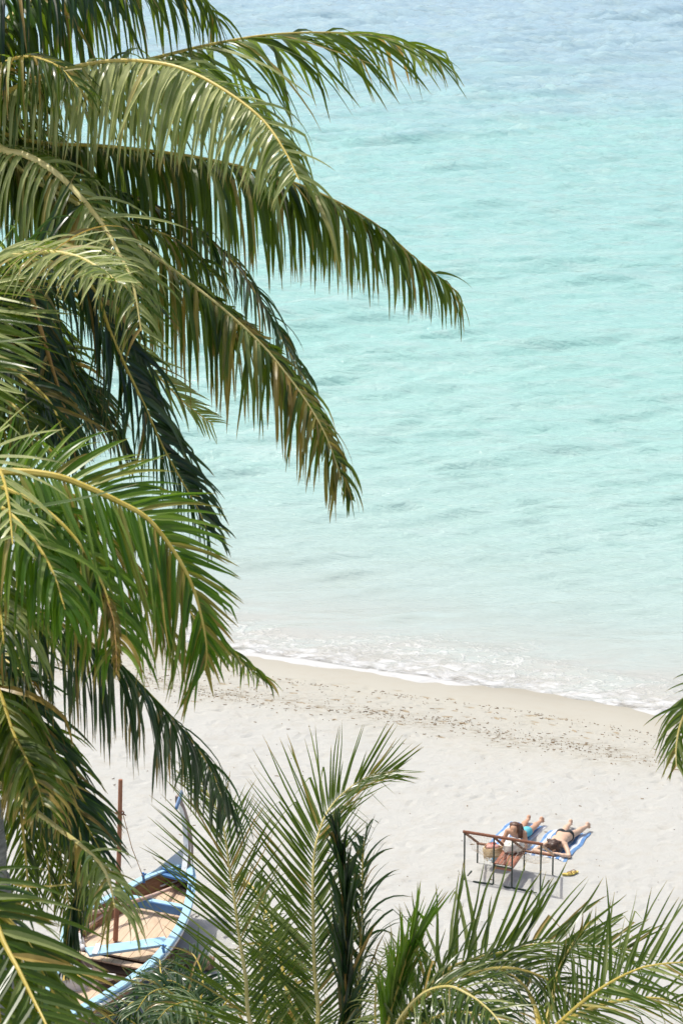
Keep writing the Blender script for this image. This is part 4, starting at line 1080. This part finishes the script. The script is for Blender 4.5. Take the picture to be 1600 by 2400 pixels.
# driftwood log beside the boat
a = ground(392, 2246, .17); b_ = ground(502, 2258, .13)
C, _ = catmull([a, a.lerp(b_, .35) + V((0, .05, .02)), a.lerp(b_, .7) - V((0, .03, .0)), b_], 26)
mb = MB(); rr = random.Random(8)
mb.tube(C, [(.20 - .07 * i / 25) * rr.uniform(.9, 1.08) for i in range(26)], 12)
top_mesh(mb, 'driftwood_log', M['log'], tuple(ground(445, 2252)), 'brown driftwood log lying on the sand beside the boat behind fronds', 'log')

# ------------------------------------------------------------------ net seat of pipes on the sand
def make_seat():
    Nr = [ground(1087, 2062), ground(1155, 2073), ground(1197.5, 2080.5), ground(1265, 2092)]
    Fr = [ground(1118, 2022), ground(1183, 2034), ground(1226, 2041), ground(1294, 2051)]
    # keep the feet on straight lines
    def line(P):
        a, b = P[0], P[3]
        return [a.lerp(b, (p - a).dot(b - a) / (b - a).dot(b - a)) for p in P]
    Nr = line(Nr); Fr = line(Fr)
    o = empty('pipe_seat', tuple((Nr[0] + Nr[3] + Fr[0] + Fr[3]) / 4), 'dark pipe bench with wrapped rails and two net seats around a slatted table', 'seat')
    HB = 1.0; HF = 0.41
    z = V((0, 0, 1))
    for p in Nr:
        mb = MB(); mb.tube([p - z * .25, p + z * (HB - .0)], .016, 8); mb.build('rear_post', M['steel'], o)
    for i, p in enumerate(Fr):
        mb = MB(); mb.tube([p - z * .25, p + z * (HF - .0)], 0.016, 8); mb.build('front_post', M['steel'], o)
    d = (Nr[3] - Nr[0]).normalized()
    n = d.cross(z).normalized()
    def wrapped(a, b, r, name, mat):
        mb = MB(); k = max(8, int((b - a).length / .05)); pts = [a.lerp(b, i / k) for i in range(k + 1)]
        mb.tube(pts, [r * (1.0 if i % 2 else 1.10) for i in range(k + 1)], 9); return mb.build(name, mat, o)
    wrapped(Nr[0] + z * HB - d * .03, Nr[3] + z * HB + d * .03, .029, 'back_rail', M['wrap'])
    wrapped(Fr[0] + z * HF - d * .02, Fr[1] + z * HF + d * .06, .026, 'seat_rail', M['wrap'])
    wrapped(Fr[2] + z * HF - d * .02, Fr[3] + z * HF + d * .02, .026, 'seat_rail', M['wrap'])
    for i in range(4):
        wrapped(Nr[i] + z * (HB - .02), Fr[i] + z * (HF + .02), .024, 'side_arm', M['arm_pale'] if i == 3 else M['arm_dark'])
    # foot pipes lying in the sand
    for a, b, zz in (((1108, 2067), (1154, 2074.5), .02), ((1180, 2079), (1232, 2088.5), .02), ((1232, 2088), (1256, 2093), .0)):
        A, B = ground(*a), ground(*b)
        mb = MB(); mb.tube([A + z * (zz - .012), B + z * zz], .018, 7); mb.build('foot_pipe', M['steel'], o)
    for a, b in (((1095, 2053), (1104, 2043)), ((1274, 2081), (1285.5, 2065))):
        A, B = ground(*a), ground(*b)
        mb = MB(); mb.tube([A, B + z * .012], .016, 7); mb.build('foot_pipe', M['steel'], o)
    # nets: cords slung from back rail to seat rail
    for i0, i1 in ((0, 1), (2, 3)):
        mb = MB(); a0, a1 = Nr[i0] + z * HB, Nr[i1] + z * HB; b0, b1 = Fr[i0] + z * HF, Fr[i1] + z * HF
        def pnt(u, v):
            a = a0.lerp(a1, u); b = b0.lerp(b1, u)
            sag = math.sin(math.pi * v) ** 0.9 * (0.17 + .25 * v)
            return a.lerp(b, v) - z * sag * (0.75 + .25 * math.sin(math.pi * u))
        K = 10
        for k in range(1, K):
            mb.tube([pnt(k / K + .5 / K * math.sin(v * 22 + k), v) for v in np.linspace(0, 1, 16)], .0022, 4, cap=False)
        for k in range(1, 14):
            mb.tube([pnt(u, k / 14) for u in np.linspace(0, 1, 9)], .0018, 4, cap=False)
        mb.build('net', M['net'], o)
    # slatted table in the middle
    a0, a1 = Nr[1] + z * .40, Nr[2] + z * .40
    b0, b1 = Fr[1] + z * .40, Fr[2] + z * .40
    mb = MB(); mb.tube([a0, a1], .017, 7); mb.build('table_bar', M['steel'], o)
    mb = MB(); mb.tube([b0, b1], .017, 7); mb.build('table_bar', M['steel'], o)
    mb = MB(); e0 = a0.lerp(b0, .02); e1 = a1.lerp(b1, .02); mb.beam(e0 - z * .035 - n * 0, e1 - z * .035, .03, .06); mb.build('table_edge', M['slat'], o, smooth=False)
    for k in range(5):
        u = (k + .5) / 5
        p = a0.lerp(a1, u); q_ = b0.lerp(b1, u)
        mb = MB(); mb.beam(p.lerp(q_, .04) + z * .027, p.lerp(q_, .98) + z * .027, .062, .018); mb.build('table_slat', M['slat'], o, smooth=False)
    for u in (0, 1):
        p = a0.lerp(a1, u); q_ = b0.lerp(b1, u)
        mb = MB(); mb.beam(p.lerp(q_, .02) + z * .0, p.lerp(q_, .99) + z * .0, .022, .05); mb.build('table_side', M['slat'], o, smooth=False)
    return o, Nr, Fr, d, n, pnt
seat, NR, FR, SDIR, SNRM, _p = make_seat()
Z1 = V((0, 0, 1))
# printed cotton bag slumped on the slatted table
tb = (NR[1].lerp(FR[1], .80) * .5 + NR[2].lerp(FR[2], .80) * .5) + Z1 * .44
toF = (FR[1] - NR[1]).normalized()
mb = MB(); rows = []
for i in range(15):
    th = math.pi * i / 14; row = []
    for j in range(21):
        a = 2 * math.pi * (j % 20) / 20
        k = 1 + .10 * math.sin(3 * a + 1.0) * math.sin(th) + .07 * math.sin(7 * a + th * 5) + .05 * math.sin(9 * th + a)
        x = .215 * k * math.sin(th) * math.cos(a); y = .20 * k * math.sin(th) * math.sin(a); zz = .155 * k * math.cos(th)
        zz = max(zz, -.10)
        row.append(tb + SDIR * x + toF * y + Z1 * (zz + .105 + .04 * x / .2))
    rows.append(row)
mb.grid(rows)
bag = top_mesh(mb, 'cotton_bag', M['print'], tuple(tb), 'white cotton bag with leaf print slumped on the slatted table', 'bag')
mb = MB(); mb.tube([tb + SDIR * -.10 + Z1 * .24, tb + SDIR * -.06 - toF * .06 + Z1 * .31, tb + SDIR * .06 - toF * .06 + Z1 * .31, tb + SDIR * .10 + Z1 * .24], .011, 6)
hb = mb.build('handle', M['print'], bag)
# straw bag in the left net
sb = NR[0].lerp(NR[1], .62).lerp(FR[0].lerp(FR[1], .62), .84) + Z1 * .265
mb = MB(); rows = []; rr = random.Random(5)
prof = [(0.0, 0.0), (.10, 0.0), (.16, .02), (.185, .08), (.18, .15), (.165, .20), (.155, .20), (.165, .14), (.16, .08), (.0, .07)]
for r_, h_ in prof:
    row = []
    for j in range(25):
        a = 2 * math.pi * (j % 24) / 24
        k = 1 + .07 * math.sin(4 * a + h_ * 20) + .04 * math.sin(9 * a)
        row.append(sb + SDIR * r_ * k * math.cos(a) * 1.05 + SNRM * r_ * k * math.sin(a) + Z1 * (h_ * (1 + .1 * math.sin(2 * a))))
    rows.append(row)
mb.grid(rows)
sbag = top_mesh(mb, 'straw_bag', M['straw'], tuple(sb), 'round woven straw bag with red and pink cloth inside, in the left net seat', 'bag')
mb = MB()
for j in range(30):
    a = 2 * math.pi * j / 30; p = sb + SDIR * .185 * math.cos(a) + SNRM * .18 * math.sin(a) + Z1 * .06
    mb.tube([p, p + V((rr.gauss(0, .012), rr.gauss(0, .012), -.05)), p + V((rr.gauss(0, .02), rr.gauss(0, .02), -.09 - .05 * rr.random()))], .007, 4)
mb.build('fringe', M['straw'], sbag)
m1 = blob(sb + Z1 * .19 + SDIR * -.02, .13, .11, .06, 12); m1.build('pink_lining', M['pink'], sbag)
m1 = blob(sb + Z1 * .225 + SDIR * .01 + toF * .03, .05, .05, .05, 15); m1.build('red_cloth', M['red'], sbag)
# light blue cup on the sand beside the table
p = ground(1159, 2021)
mb = MB(); rows = []
for r_, h_ in ((0, 0), (.05, 0), (.058, .02), (.07, .15), (.064, .15), (.05, .03), (0, .03)):
    rows.append([p + V((r_ * math.cos(a), r_ * math.sin(a), h_)) for a in np.linspace(0, 2 * math.pi, 17)])
mb.grid(rows)
cup = top_mesh(mb, 'beaker', M['bluecup'], tuple(p), 'small light blue beaker on the sand beside the slatted table', 'beaker')
mb = MB(); mb.tube([p + V((-.065, 0, .12)), p + V((-.12, 0, .11)), p + V((-.12, 0, .05)), p + V((-.058, 0, .035))], .009, 6); mb.build('handle', M['bluecup'], cup)
# pair of yellow sandals
def sandal(px, py, ang, label):
    p = ground(px, py, .012)
    o = empty('sandal', tuple(p), label, 'sandal', 'pair of yellow sandals on the sand')
    ca, sa = math.cos(ang), math.sin(ang)
    def X(u, v, h): return p + V((u * ca - v * sa, u * sa + v * ca, h))
    out = []
    for k in range(24):
        a = 2 * math.pi * k / 24; u = .135 * math.cos(a); wv = .047 * (1 + .22 * math.cos(a)) * math.sin(a)
        out.append((u, wv))
    mb = MB(); n_ = 24
    mb.add([X(u, v, 0) for u, v in out] + [X(u, v, .022 + .012 * (u < -.05)) for u, v in out], [tuple(range(n_ - 1, -1, -1)), tuple(range(n_, 2 * n_))] + [(k, (k + 1) % n_, n_ + (k + 1) % n_, n_ + k) for k in range(n_)])
    mb.build('sole', M['sandal'], o)
    mb = MB()
    for sg in (-1, 1):
        C, _ = catmull([X(.075, 0, .024), X(.045, sg * .028, .055), X(-.02, sg * .047, .03)], 8); mb.tube(C, .011, 6, flat=.5)
    mb.build('strap', M['strap'], o)
sandal(1331, 2050, 0.25, 'left of two yellow sandals lying on the sand right of the bench')
sandal(1341, 2046.5, 0.55, 'right of two yellow sandals lying on the sand right of the bench')

# ------------------------------------------------------------------ beach towels
def towel(corners, name_label, seed, stripes=5.5):
    """corners: near left, near right, far right, far left in the picture, on the ground"""
    P = [ground(*c) for c in corners]
    NU, NV = 44, 60
    r = random.Random(seed)
    ph = [r.random() * 6 for _ in range(8)]
    rows = []; uv = []
    for i in range(NV + 1):
        v = i / NV; row = []
        for j in range(NU + 1):
            u = j / NU
            p = P[0].lerp(P[1], u).lerp(P[3].lerp(P[2], u), v)
            p = p + (P[1] - P[0]).normalized() * (.018 * math.sin(v * 7 + ph[0]) + .01 * math.sin(v * 17 + ph[1]))
            p = p + (P[3] - P[0]).normalized() * (.02 * math.sin(u * 6 + ph[2]) + .008 * math.sin(u * 19 + ph[3]))
            z = gz(p.x, p.y) + .022 + .012 * math.sin(u * 9 + v * 6 + ph[4]) * math.sin(v * 8 + ph[5]) + .006 * math.sin(u * 24 + v * 10 + ph[6])
            edge = min(u, 1 - u, v, 1 - v)
            z -= .016 * max(0, 1 - edge / .04)
            row.append(V((p.x, p.y, z)))
        rows.append(row)
    mb = MB(); mb.grid(rows)
    mb.grid([[p - V((0, 0, .012)) for p in rw] for rw in rows])
    m, nt, b = new_mat('striped_towel')
    at_ = N(nt, 'ShaderNodeAttribute', attribute_name='weave'); sep = N(nt, 'ShaderNodeSeparateColor'); nt.links.new(at_.outputs['Color'], sep.inputs[0])
    tc = N(nt, 'ShaderNodeTexCoord')
    u_ = math_n(nt, 'MULTIPLY', sep.outputs[0], stripes)
    f = math_n(nt, 'FRACT', u_)
    k = math_n(nt, 'MULTIPLY', mrange(nt, f, 0.04, 0.08), mrange(nt, f, 0.50, 0.54, 1, 0))
    thin = math_n(nt, 'MULTIPLY', mrange(nt, f, 0.70, 0.73), mrange(nt, f, 0.79, 0.82, 1, 0))
    n_ = noise(nt, tc.outputs['Object'], 9.0, 4)
    blue = ramp(nt, n_, [(0.3, (0.07, 0.18, 0.42)), (0.7, (0.20, 0.36, 0.58))]).outputs[0]
    c = mixc(nt, k, (0.58, 0.61, 0.64), blue)
    c = mixc(nt, math_n(nt, 'MULTIPLY', thin, .6), c, (0.25, 0.45, 0.70))
    nt.links.new(c, b.inputs['Base Color']); b.inputs['Roughness'].default_value = .95
    nt.links.new(bump(nt, noise(nt, tc.outputs['Object'], 60, 3), .5, .004), b.inputs['Normal'])
    mb.c = [(j / NU, i / NV, 0, 1) for i in range(NV + 1) for j in range(NU + 1)] * 2
    top_mesh(mb, 'beach_towel', m, tuple(sum(P, V()) / 4), name_label, 'towel', 'striped towels on the sand', cattr='weave', fix=False)
    return P
T1 = towel([(1131, 1988), (1222, 1997), (1279, 1937), (1193, 1924)], 'blue and white striped towel under the woman in turquoise, nearer the boat', 3, 5.0)
T2 = towel([(1226, 2000), (1329, 2021), (1386, 1953), (1290, 1944)], 'blue and white striped towel under the woman in black bikini bottoms', 5, 5.5)

# ------------------------------------------------------------------ bodies grown as one smooth skin around a skeleton
def surface_nets(f, org, h):
    neg = f < 0
    nx, ny, nz = f.shape
    c8 = [(a, b, c) for a in (0, 1) for b in (0, 1) for c in (0, 1)]
    cnt = np.zeros((nx - 1, ny - 1, nz - 1), dtype=np.int8)
    for a, b, c in c8: cnt += neg[a:nx - 1 + a, b:ny - 1 + b, c:nz - 1 + c]
    act = (cnt > 0) & (cnt < 8)
    idx = -np.ones(act.shape, dtype=np.int64); I = np.argwhere(act); idx[act] = np.arange(len(I))
    acc = np.zeros((len(I), 3)); num = np.zeros(len(I))
    for p in c8:
        for ax_ in range(3):
            if p[ax_]: continue
            q_ = list(p); q_[ax_] = 1
            fa = f[I[:, 0] + p[0], I[:, 1] + p[1], I[:, 2] + p[2]]; fb = f[I[:, 0] + q_[0], I[:, 1] + q_[1], I[:, 2] + q_[2]]
            m_ = (fa < 0) != (fb < 0)
            t = np.where(m_, fa / np.where(m_, fa - fb, 1), 0)
            pos = np.tile(np.array(p, float), (len(I), 1)); pos[:, ax_] += t
            acc[m_] += pos[m_]; num[m_] += 1
    Vv = (I + acc / num[:, None]) * h + np.array(org)
    faces = []
    for ax_ in range(3):
        sl0 = [slice(None)] * 3; sl1 = [slice(None)] * 3
        sl0[ax_] = slice(0, -1); sl1[ax_] = slice(1, None)
        a = neg[tuple(sl0)]; b = neg[tuple(sl1)]
        E = np.argwhere(a != b); fl = a[a != b]
        o1, o2 = [(1, 2), (2, 0), (0, 1)][ax_]
        ok = (E[:, o1] > 0) & (E[:, o2] > 0) & (E[:, o1] < f.shape[o1] - 1) & (E[:, o2] < f.shape[o2] - 1)
        E = E[ok]; fl = fl[ok]
        quad = []
        for d1, d2 in ((-1, -1), (0, -1), (0, 0), (-1, 0)):
            c = E.copy(); c[:, o1] += d1; c[:, o2] += d2
            quad.append(idx[c[:, 0], c[:, 1], c[:, 2]])
        Q = np.stack(quad, 1)
        Q[~fl] = Q[~fl][:, ::-1]
        faces.append(Q)
    return Vv, np.concatenate(faces)
class Flesh:
    def __init__(s, lo, hi, h):
        s.h = h; s.lo = np.array(lo, float)
        n = np.ceil((np.array(hi) - s.lo) / h).astype(int) + 1
        s.ax = [s.lo[k] + h * np.arange(n[k]) for k in range(3)]
        s.f = np.full(tuple(n), 1.0, dtype=np.float32)
    def cap(s, a, b, ra, rb, k=0.03, sub=False):
        a = np.array(a, float); b = np.array(b, float); R = max(ra, rb) + k + 2 * s.h
        sl = []
        for q_ in range(3):
            i0 = np.searchsorted(s.ax[q_], min(a[q_], b[q_]) - R); i1 = np.searchsorted(s.ax[q_], max(a[q_], b[q_]) + R)
            sl.append(slice(i0, i1))
        sl = tuple(sl)
        x = s.ax[0][sl[0]][:, None, None]; y = s.ax[1][sl[1]][None, :, None]; z = s.ax[2][sl[2]][None, None, :]
        d = b - a; L2 = max(1e-9, float(d @ d))
        t = np.clip(((x - a[0]) * d[0] + (y - a[1]) * d[1] + (z - a[2]) * d[2]) / L2, 0, 1)
        g = np.sqrt((x - a[0] - t * d[0]) ** 2 + (y - a[1] - t * d[1]) ** 2 + (z - a[2] - t * d[2]) ** 2) - (ra + (rb - ra) * t)
        v = s.f[sl]
        if sub:
            hh = np.clip(0.5 - 0.5 * (v + g) / k, 0, 1); s.f[sl] = v * (1 - hh) - g * hh + k * hh * (1 - hh)
        else:
            hh = np.clip(0.5 + 0.5 * (v - g) / k, 0, 1); s.f[sl] = v * (1 - hh) + g * hh - k * hh * (1 - hh)
    def chain(s, pts, k=0.03):
        for (a, ra), (b, rb) in zip(pts, pts[1:]): s.cap(a, b, ra, rb, k)
    def grids(s):
        return s.ax[0][:, None, None], s.ax[1][None, :, None], s.ax[2][None, None, :]
def skin_obj(f, lo, h, Mx, name, mat, parent):
    Vv, Q = surface_nets(f, lo, h)
    R = np.array([[Mx[i][j] for j in range(3)] for i in range(3)]); T = np.array([Mx[i][3] for i in range(3)])
    W = Vv @ R.T + T - np.array(root_loc(parent))
    me = bpy.data.meshes.new(name); me.from_pydata(W.tolist(), [], Q.tolist()); me.materials.append(mat)
    import bmesh
    bm = bmesh.new(); bm.from_mesh(me)
    bmesh.ops.smooth_vert(bm, verts=bm.verts, factor=0.5, use_axis_x=True, use_axis_y=True, use_axis_z=True)
    bmesh.ops.recalc_face_normals(bm, faces=bm.faces); bm.to_mesh(me); bm.free()
    me.polygons.foreach_set('use_smooth', [True] * len(me.polygons))
    o = bpy.data.objects.new(name, me); COL.objects.link(o); o.parent = parent
    return o
def hand(B, wrist, tip, up_, side):
    """palm and five fingers from wrist towards tip; up_ is the back of the hand, side the thumb side"""
    w = np.array(wrist, float); d = np.array(tip, float) - w; d /= np.linalg.norm(d)
    u = np.array(up_, float); u -= d * (u @ d); u /= np.linalg.norm(u)
    s_ = np.cross(d, u); s_ = s_ * side
    pe = w + d * .085
    for o_ in (-.026, -.009, .009, .026): B.cap(w + s_ * o_ * .5, pe + s_ * o_, .016, .0115, .010)
    for o_, l in ((.027, .068), (.009, .078), (-.009, .073), (-.027, .056)):
        a = pe + s_ * o_; m_ = a + d * l * .55 - u * .004 + s_ * o_ * .12; e = a + d * l - u * .016 + s_ * o_ * .2
        B.cap(a, m_, .0098, .009, .004); B.cap(m_, e, .009, .0075, .004)
    t0 = w + d * .025 + s_ * .022; t1 = t0 + d * .035 + s_ * .030 - u * .006; t2 = t1 + d * .030 + s_ * .006 - u * .006
    B.cap(t0, t1, .014, .011, .006); B.cap(t1, t2, .011, .009, .004)
def body_frame(head_px, feet_px, up=0.03):
    a = ground(*head_px); b = ground(*feet_px)
    y = b - a; y.z = 0; y.normalize(); z = V((0, 0, 1)); x = y.cross(z)
    zt = max(a.z, (a.z + b.z) / 2) + up
    return Matrix(((x.x, y.x, 0, a.x), (x.y, y.y, 0, a.y), (x.z, y.z, 1, zt), (0, 0, 0, 1)))
def shell(B, off, region):
    x, y, z = B.grids()
    return np.maximum(B.f - off, region(x, y, z)).astype(np.float32)
H_ = 0.0075
def legs(B, xs, dx, feet_up, y0=.80):
    """hips, thighs, calves and feet of someone lying on the front; y grows towards the feet"""
    for sg, (ox, kx, fx_, fu) in zip((-1, 1), xs):
        B.chain([((sg * .078 + ox * 0, y0, .115), .095), ((sg * .088 + ox * .2, y0 + .10, .108), .088), ((kx, y0 + .42, .072), .055), ((kx + (fx_ - kx) * .3, y0 + .53, .080), .058), ((fx_, y0 + .80, .065), .034)], .035)
        B.cap((sg * .085, y0 + .03, .155), (sg * .085, y0 + .07, .14), .085, .07, .05)
        B.chain([((fx_, y0 + .80, .065), .036), ((fx_, y0 + .85, .055 + fu * .6), .036), ((fx_ + .01 * sg, y0 + .90, .05 + fu * .25), .034), ((fx_ + .02 * sg, y0 + .875 + .06 * (1 - fu / .12), .018), .026)], .02)
        for t in range(5):
            B.cap((fx_ + .02 * sg + (t - 2) * .014, y0 + .885 + .06 * (1 - fu / .12), .022), (fx_ + .02 * sg + (t - 2) * .017, y0 + .91 + .06 * (1 - fu / .12), .013), .010, .009, .008)

def person_prone():
    """face down with the head on the folded forearms"""
    Mx = body_frame((1292, 2008), (1366, 1931))
    o = empty('person', tuple(Mx.translation), 'person lying face down in black bikini bottoms, head on folded arms, on the right towel', 'person', None)
    B = Flesh((-.50, -.16, -.02), (.50, 1.80, .36), H_)
    B.chain([((-.075, .34, .135), .085), ((-.065, .48, .135), .095), ((-.05, .60, .125), .088), ((-.06, .72, .12), .095)], .05)
    B.chain([((.075, .34, .135), .085), ((.065, .48, .135), .095), ((.05, .60, .125), .088), ((.06, .72, .12), .095)], .05)
    B.chain([((0, .32, .14), .08), ((0, .52, .135), .095), ((0, .72, .12), .10)], .05)
    B.cap((-.16, .305, .135), (.16, .305, .135), .062, .062, .05)
    B.cap((0, .30, .15), (0, .18, .155), .058, .055, .04)
    B.cap((0, .125, .155), (0, .085, .15), .088, .082, .03)
    B.cap((.03, .06, .12), (.03, .05, .115), .05, .04, .04)
    legs(B, [(0, -.13, -.15, .10), (0, .14, .21, .09)], 0, .1)
    for sg in (-1, 1):
        B.chain([((sg * .175, .30, .13), .056), ((sg * .27, .17, .085), .046), ((sg * .365, -.01, .048), .040)], .02)
        B.chain([((sg * .365, -.01, .048), .040), ((sg * .25, -.035, .052), .036), ((sg * .135, -.035, .058 + .012 * sg), .026)], .02)
        hand(B, (sg * .135, -.035, .058 + .012 * sg), (sg * -.05, -.02, .06 + .02 * sg), (0, 0, 1), sg * 1)
    body = skin_obj(B.f, B.lo, H_, Mx, 'body', M['skin_fair'], o)
    # hair: cap over the head with locks falling to the left shoulder
    Hh = Flesh((-.40, -.12, .0), (.40, .55, .40), H_)
    Hh.cap((0, .13, .165), (0, .08, .16), .098, .093, .03); Hh.cap((.0, .17, .20), (-.03, .25, .215), .07, .045, .04)
    for k in range(9):
        r = random.Random(k + 4); a = -.10 + .022 * k
        Hh.chain([((a * .7, .10, .21), .034), ((a * 1.2, .20, .215), .030), ((a * 1.5 - .03, .29, .205 - .02 * abs(a) * 10), .022), ((a * 1.7 - .05, .36 + .03 * r.random(), .19), .010)], .012)
    for k in range(5):
        Hh.chain([((-.06 - .01 * k, .08, .19), .03), ((-.105 - .01 * k, .05 + .02 * k, .13), .022), ((-.13 - .012 * k, .02 + .03 * k, .075), .012)], .012)
    for k in range(4):
        Hh.chain([((.06, .06 + .03 * k, .19), .03), ((.10, .03 + .03 * k, .13), .022), ((.12, .0 + .03 * k, .08), .012)], .012)
    skin_obj(Hh.f, Hh.lo, H_, Mx, 'hair', M['hair_dark'], o)
    reg = lambda x, y, z: np.maximum(np.maximum(.745 - y + .22 * np.abs(x), y - .905 - .0 * x + .30 * np.maximum(0, np.abs(x) - .02)), -1.0)
    skin_obj(shell(B, .009, reg), B.lo, H_, Mx, 'bikini_bottom', M['black'], o)
    reg2 = lambda x, y, z: np.maximum(np.abs(y - .455) - .010, np.abs(x) - .30)
    return o
person_prone()
def person_propped():
    """on the stomach, chest lifted on the elbows, looking down at the hands"""
    Mx = body_frame((1197, 1996), (1274, 1912)) @ Matrix.Diagonal((1, 1, .84, 1))
    o = empty('person', tuple(Mx.translation), 'person in turquoise swimsuit propped on elbows with long brown hair, on the left towel', 'person', None)
    B = Flesh((-.46, -.20, -.02), (.46, 1.80, .66), H_)
    for sx_ in (-.07, 0, .07):
        B.chain([((sx_, .335, .315), .082), ((sx_ * .95, .45, .235), .094), ((sx_ * .8, .58, .155), .088), ((sx_ * .85, .72, .12), .096)], .05)
    B.cap((-.15, .315, .335), (.15, .315, .335), .060, .060, .05)
    B.cap((-.07, .36, .25), (-.065, .35, .235), .07, .05, .03); B.cap((.07, .36, .25), (.065, .35, .235), .07, .05, .03)
    B.cap((0, .30, .36), (0, .225, .435), .056, .052, .04)
    B.cap((0, .215, .50), (0, .195, .485), .090, .086, .03)               # skull
    B.chain([((0, .155, .455), .062), ((0, .135, .415), .048), ((0, .13, .395), .032)], .03)   # jaw and chin
    B.cap((0, .115, .475), (0, .088, .445), .010, .014, .012)            # nose
    B.cap((-.075, .215, .475), (-.08, .225, .455), .016, .012, .01); B.cap((.075, .215, .475), (.08, .225, .455), .016, .012, .01)
    B.cap((-.032, .128, .478), (-.032, .126, .478), .012, .012, .010, sub=True); B.cap((.032, .128, .478), (.032, .126, .478), .012, .012, .010, sub=True)
    B.cap((-.018, .112, .418), (.018, .112, .418), .008, .008, .006)
    legs(B, [(0, -.12, -.13, .11), (0, .11, .14, .11)], 0, .1)
    for sg in (-1, 1):
        B.chain([((sg * .175, .31, .325), .056), ((sg * .215, .25, .19), .045), ((sg * .245, .17, .048), .040)], .02)
        B.chain([((sg * .245, .17, .048), .040), ((sg * .165, .08, .050), .037), ((sg * .085, .01, .055), .026)], .02)
        hand(B, (sg * .085, .01, .055), (sg * -.04, -.09, .06), (0, 0, 1), -sg)
    skin_obj(B.f, B.lo, H_, Mx, 'body', M['skin'], o)
    Hh = Flesh((-.36, -.02, .10), (.36, .60, .66), H_)
    Hh.cap((0, .235, .515), (0, .225, .50), .100, .094, .03)
    x, y, z = Hh.grids()
    # leave the face free
    Hh.f = np.maximum(Hh.f, -(np.sqrt((x / .078) ** 2 + ((y - .10) / .085) ** 2 + ((z - .445) / .095) ** 2) - 1) * .07).astype(np.float32)
    for k in range(11):
        r = random.Random(k); a = -.085 + .017 * k
        Hh.chain([((a, .22 + .02 * math.cos(a * 20), .575 - abs(a) * .3), .026), ((a * 1.15, .31, .53), .03), ((a * 1.1 + .02, .345, .45), .028), ((a * .9 + .05, .385, .385), .018)], .014)
    for k in range(9):
        r = random.Random(k + 40)
        Hh.chain([((.05, .19 + .012 * k, .565), .026), ((.088, .165 + .014 * k, .49), .024), ((.100 + .004 * k, .15 + .014 * k, .40), .022), ((.105 + .004 * k, .16 + .012 * k, .31), .018), ((.10 + .006 * k, .17 + .012 * k, .22 + .03 * r.random()), .009)], .012)
    for k in range(5):
        Hh.chain([((-.05, .20 + .016 * k, .56), .024), ((-.086, .20 + .02 * k, .49), .02), ((-.090, .22 + .018 * k, .43), .012)], .012)
    skin_obj(Hh.f, Hh.lo, H_, Mx, 'hair', M['hair'], o)
    reg = lambda x, y, z: np.maximum(np.maximum(.47 - y + .25 * np.maximum(0, .22 - z), y - .925 + .42 * np.maximum(0, np.abs(x) - .03)), -1.0)
    skin_obj(shell(B, .009, reg), B.lo, H_, Mx, 'swimsuit', M['turq'], o)
    # top of the suit: breast band and shoulder straps
    reg = lambda x, y, z: np.maximum(np.abs(y - .385 - (z - .25) * .35) - .055, np.abs(x) - .145)
    for sg in (-1, 1):
        mb = MB()
        c = Mx @ V((sg * .032, .121, .479))
        b = blob((c.x, c.y, c.z), .011, .011, .007, 3, 8, 8, 0.0); b.build('eye', M['eye'], o)
        e0 = [Mx @ V((sg * (.016 + .03 * t), .112 + .012 * t * t, .498 + .004 * math.sin(t * 3))) for t in (0, .5, 1)]
        mb.tube(e0, .0045, 5); mb.build('eyebrow', M['hair_dark'], o)
    mb = MB(); mb.tube([Mx @ V((t * .021, .1035 + .006 * t * t, .419)) for t in (-1, -.5, 0, .5, 1)], [.002, .005, .006, .005, .002], 6); mb.build('mouth', M['lip'], o)
    return o, Mx
_, MP = person_propped()

# ------------------------------------------------------------------ dry weed and bits washed up along the tide line
def wrack():
    r = np.random.default_rng(21)
    mb = MB()
    def bit(x, y, L, W, ang, dark):
        z = gz(x, y) + .004
        c, s_ = math.cos(ang), math.sin(ang); vs = []
        k = r.normal() * .5
        n = 4
        for i in range(n + 1):
            t = i / n - .5; w_ = W * (1 - (2 * t) ** 2) * .5 + .002
            ox, oy = t * L, k * L * (t * t)
            px, py = ox * c - oy * s_, ox * s_ + oy * c
            vs += [(x + px - s_ * -w_ * 0 - s_ * w_, y + py + c * w_, z + .004), (x + px, y + py, z + .012), (x + px + s_ * w_, y + py - c * w_, z)]
        fs = []
        for i in range(n):
            b = i * 3
            fs += [(b, b + 1, b + 4, b + 3), (b + 1, b + 2, b + 5, b + 4)]
        mb.add(vs, fs)
    for _ in range(4200):
        a = -10 + r.random() * 27
        band = r.random()
        if band < .62: dd = 3.9 + r.normal() * .30 + .25 * math.sin(a * .7) + .10 * math.sin(a * 2.3)
        elif band < .72: dd = 2.0 + r.normal() * .10 + .2 * math.sin(a * .5 + 1)
        elif band < .88: dd = 2.0 + r.random() * 3
        else: dd = 4.5 + r.random() * 17
        p = S0 + SD * a + SN * dd
        dens = 0.5 + 0.5 * math.sin(a * 1.1 + 1.0) * math.sin(a * .37)
        if band < .62 and r.random() > .30 + .7 * dens: continue
        L = .016 + r.random() ** 4 * .085
        bit(p.x, p.y, L, L * (.12 + .3 * r.random()), math.atan2(SD.y, SD.x) + r.normal() * .6, 0)
    o = mb.build('seaweed_litter', M['fleck'], None, smooth=False, fix=False)
    tag(o, 'dry brown seaweed bits scattered along the tide line on the sand', 'seaweed', None, 'stuff')
wrack()
#@@NEXT@@
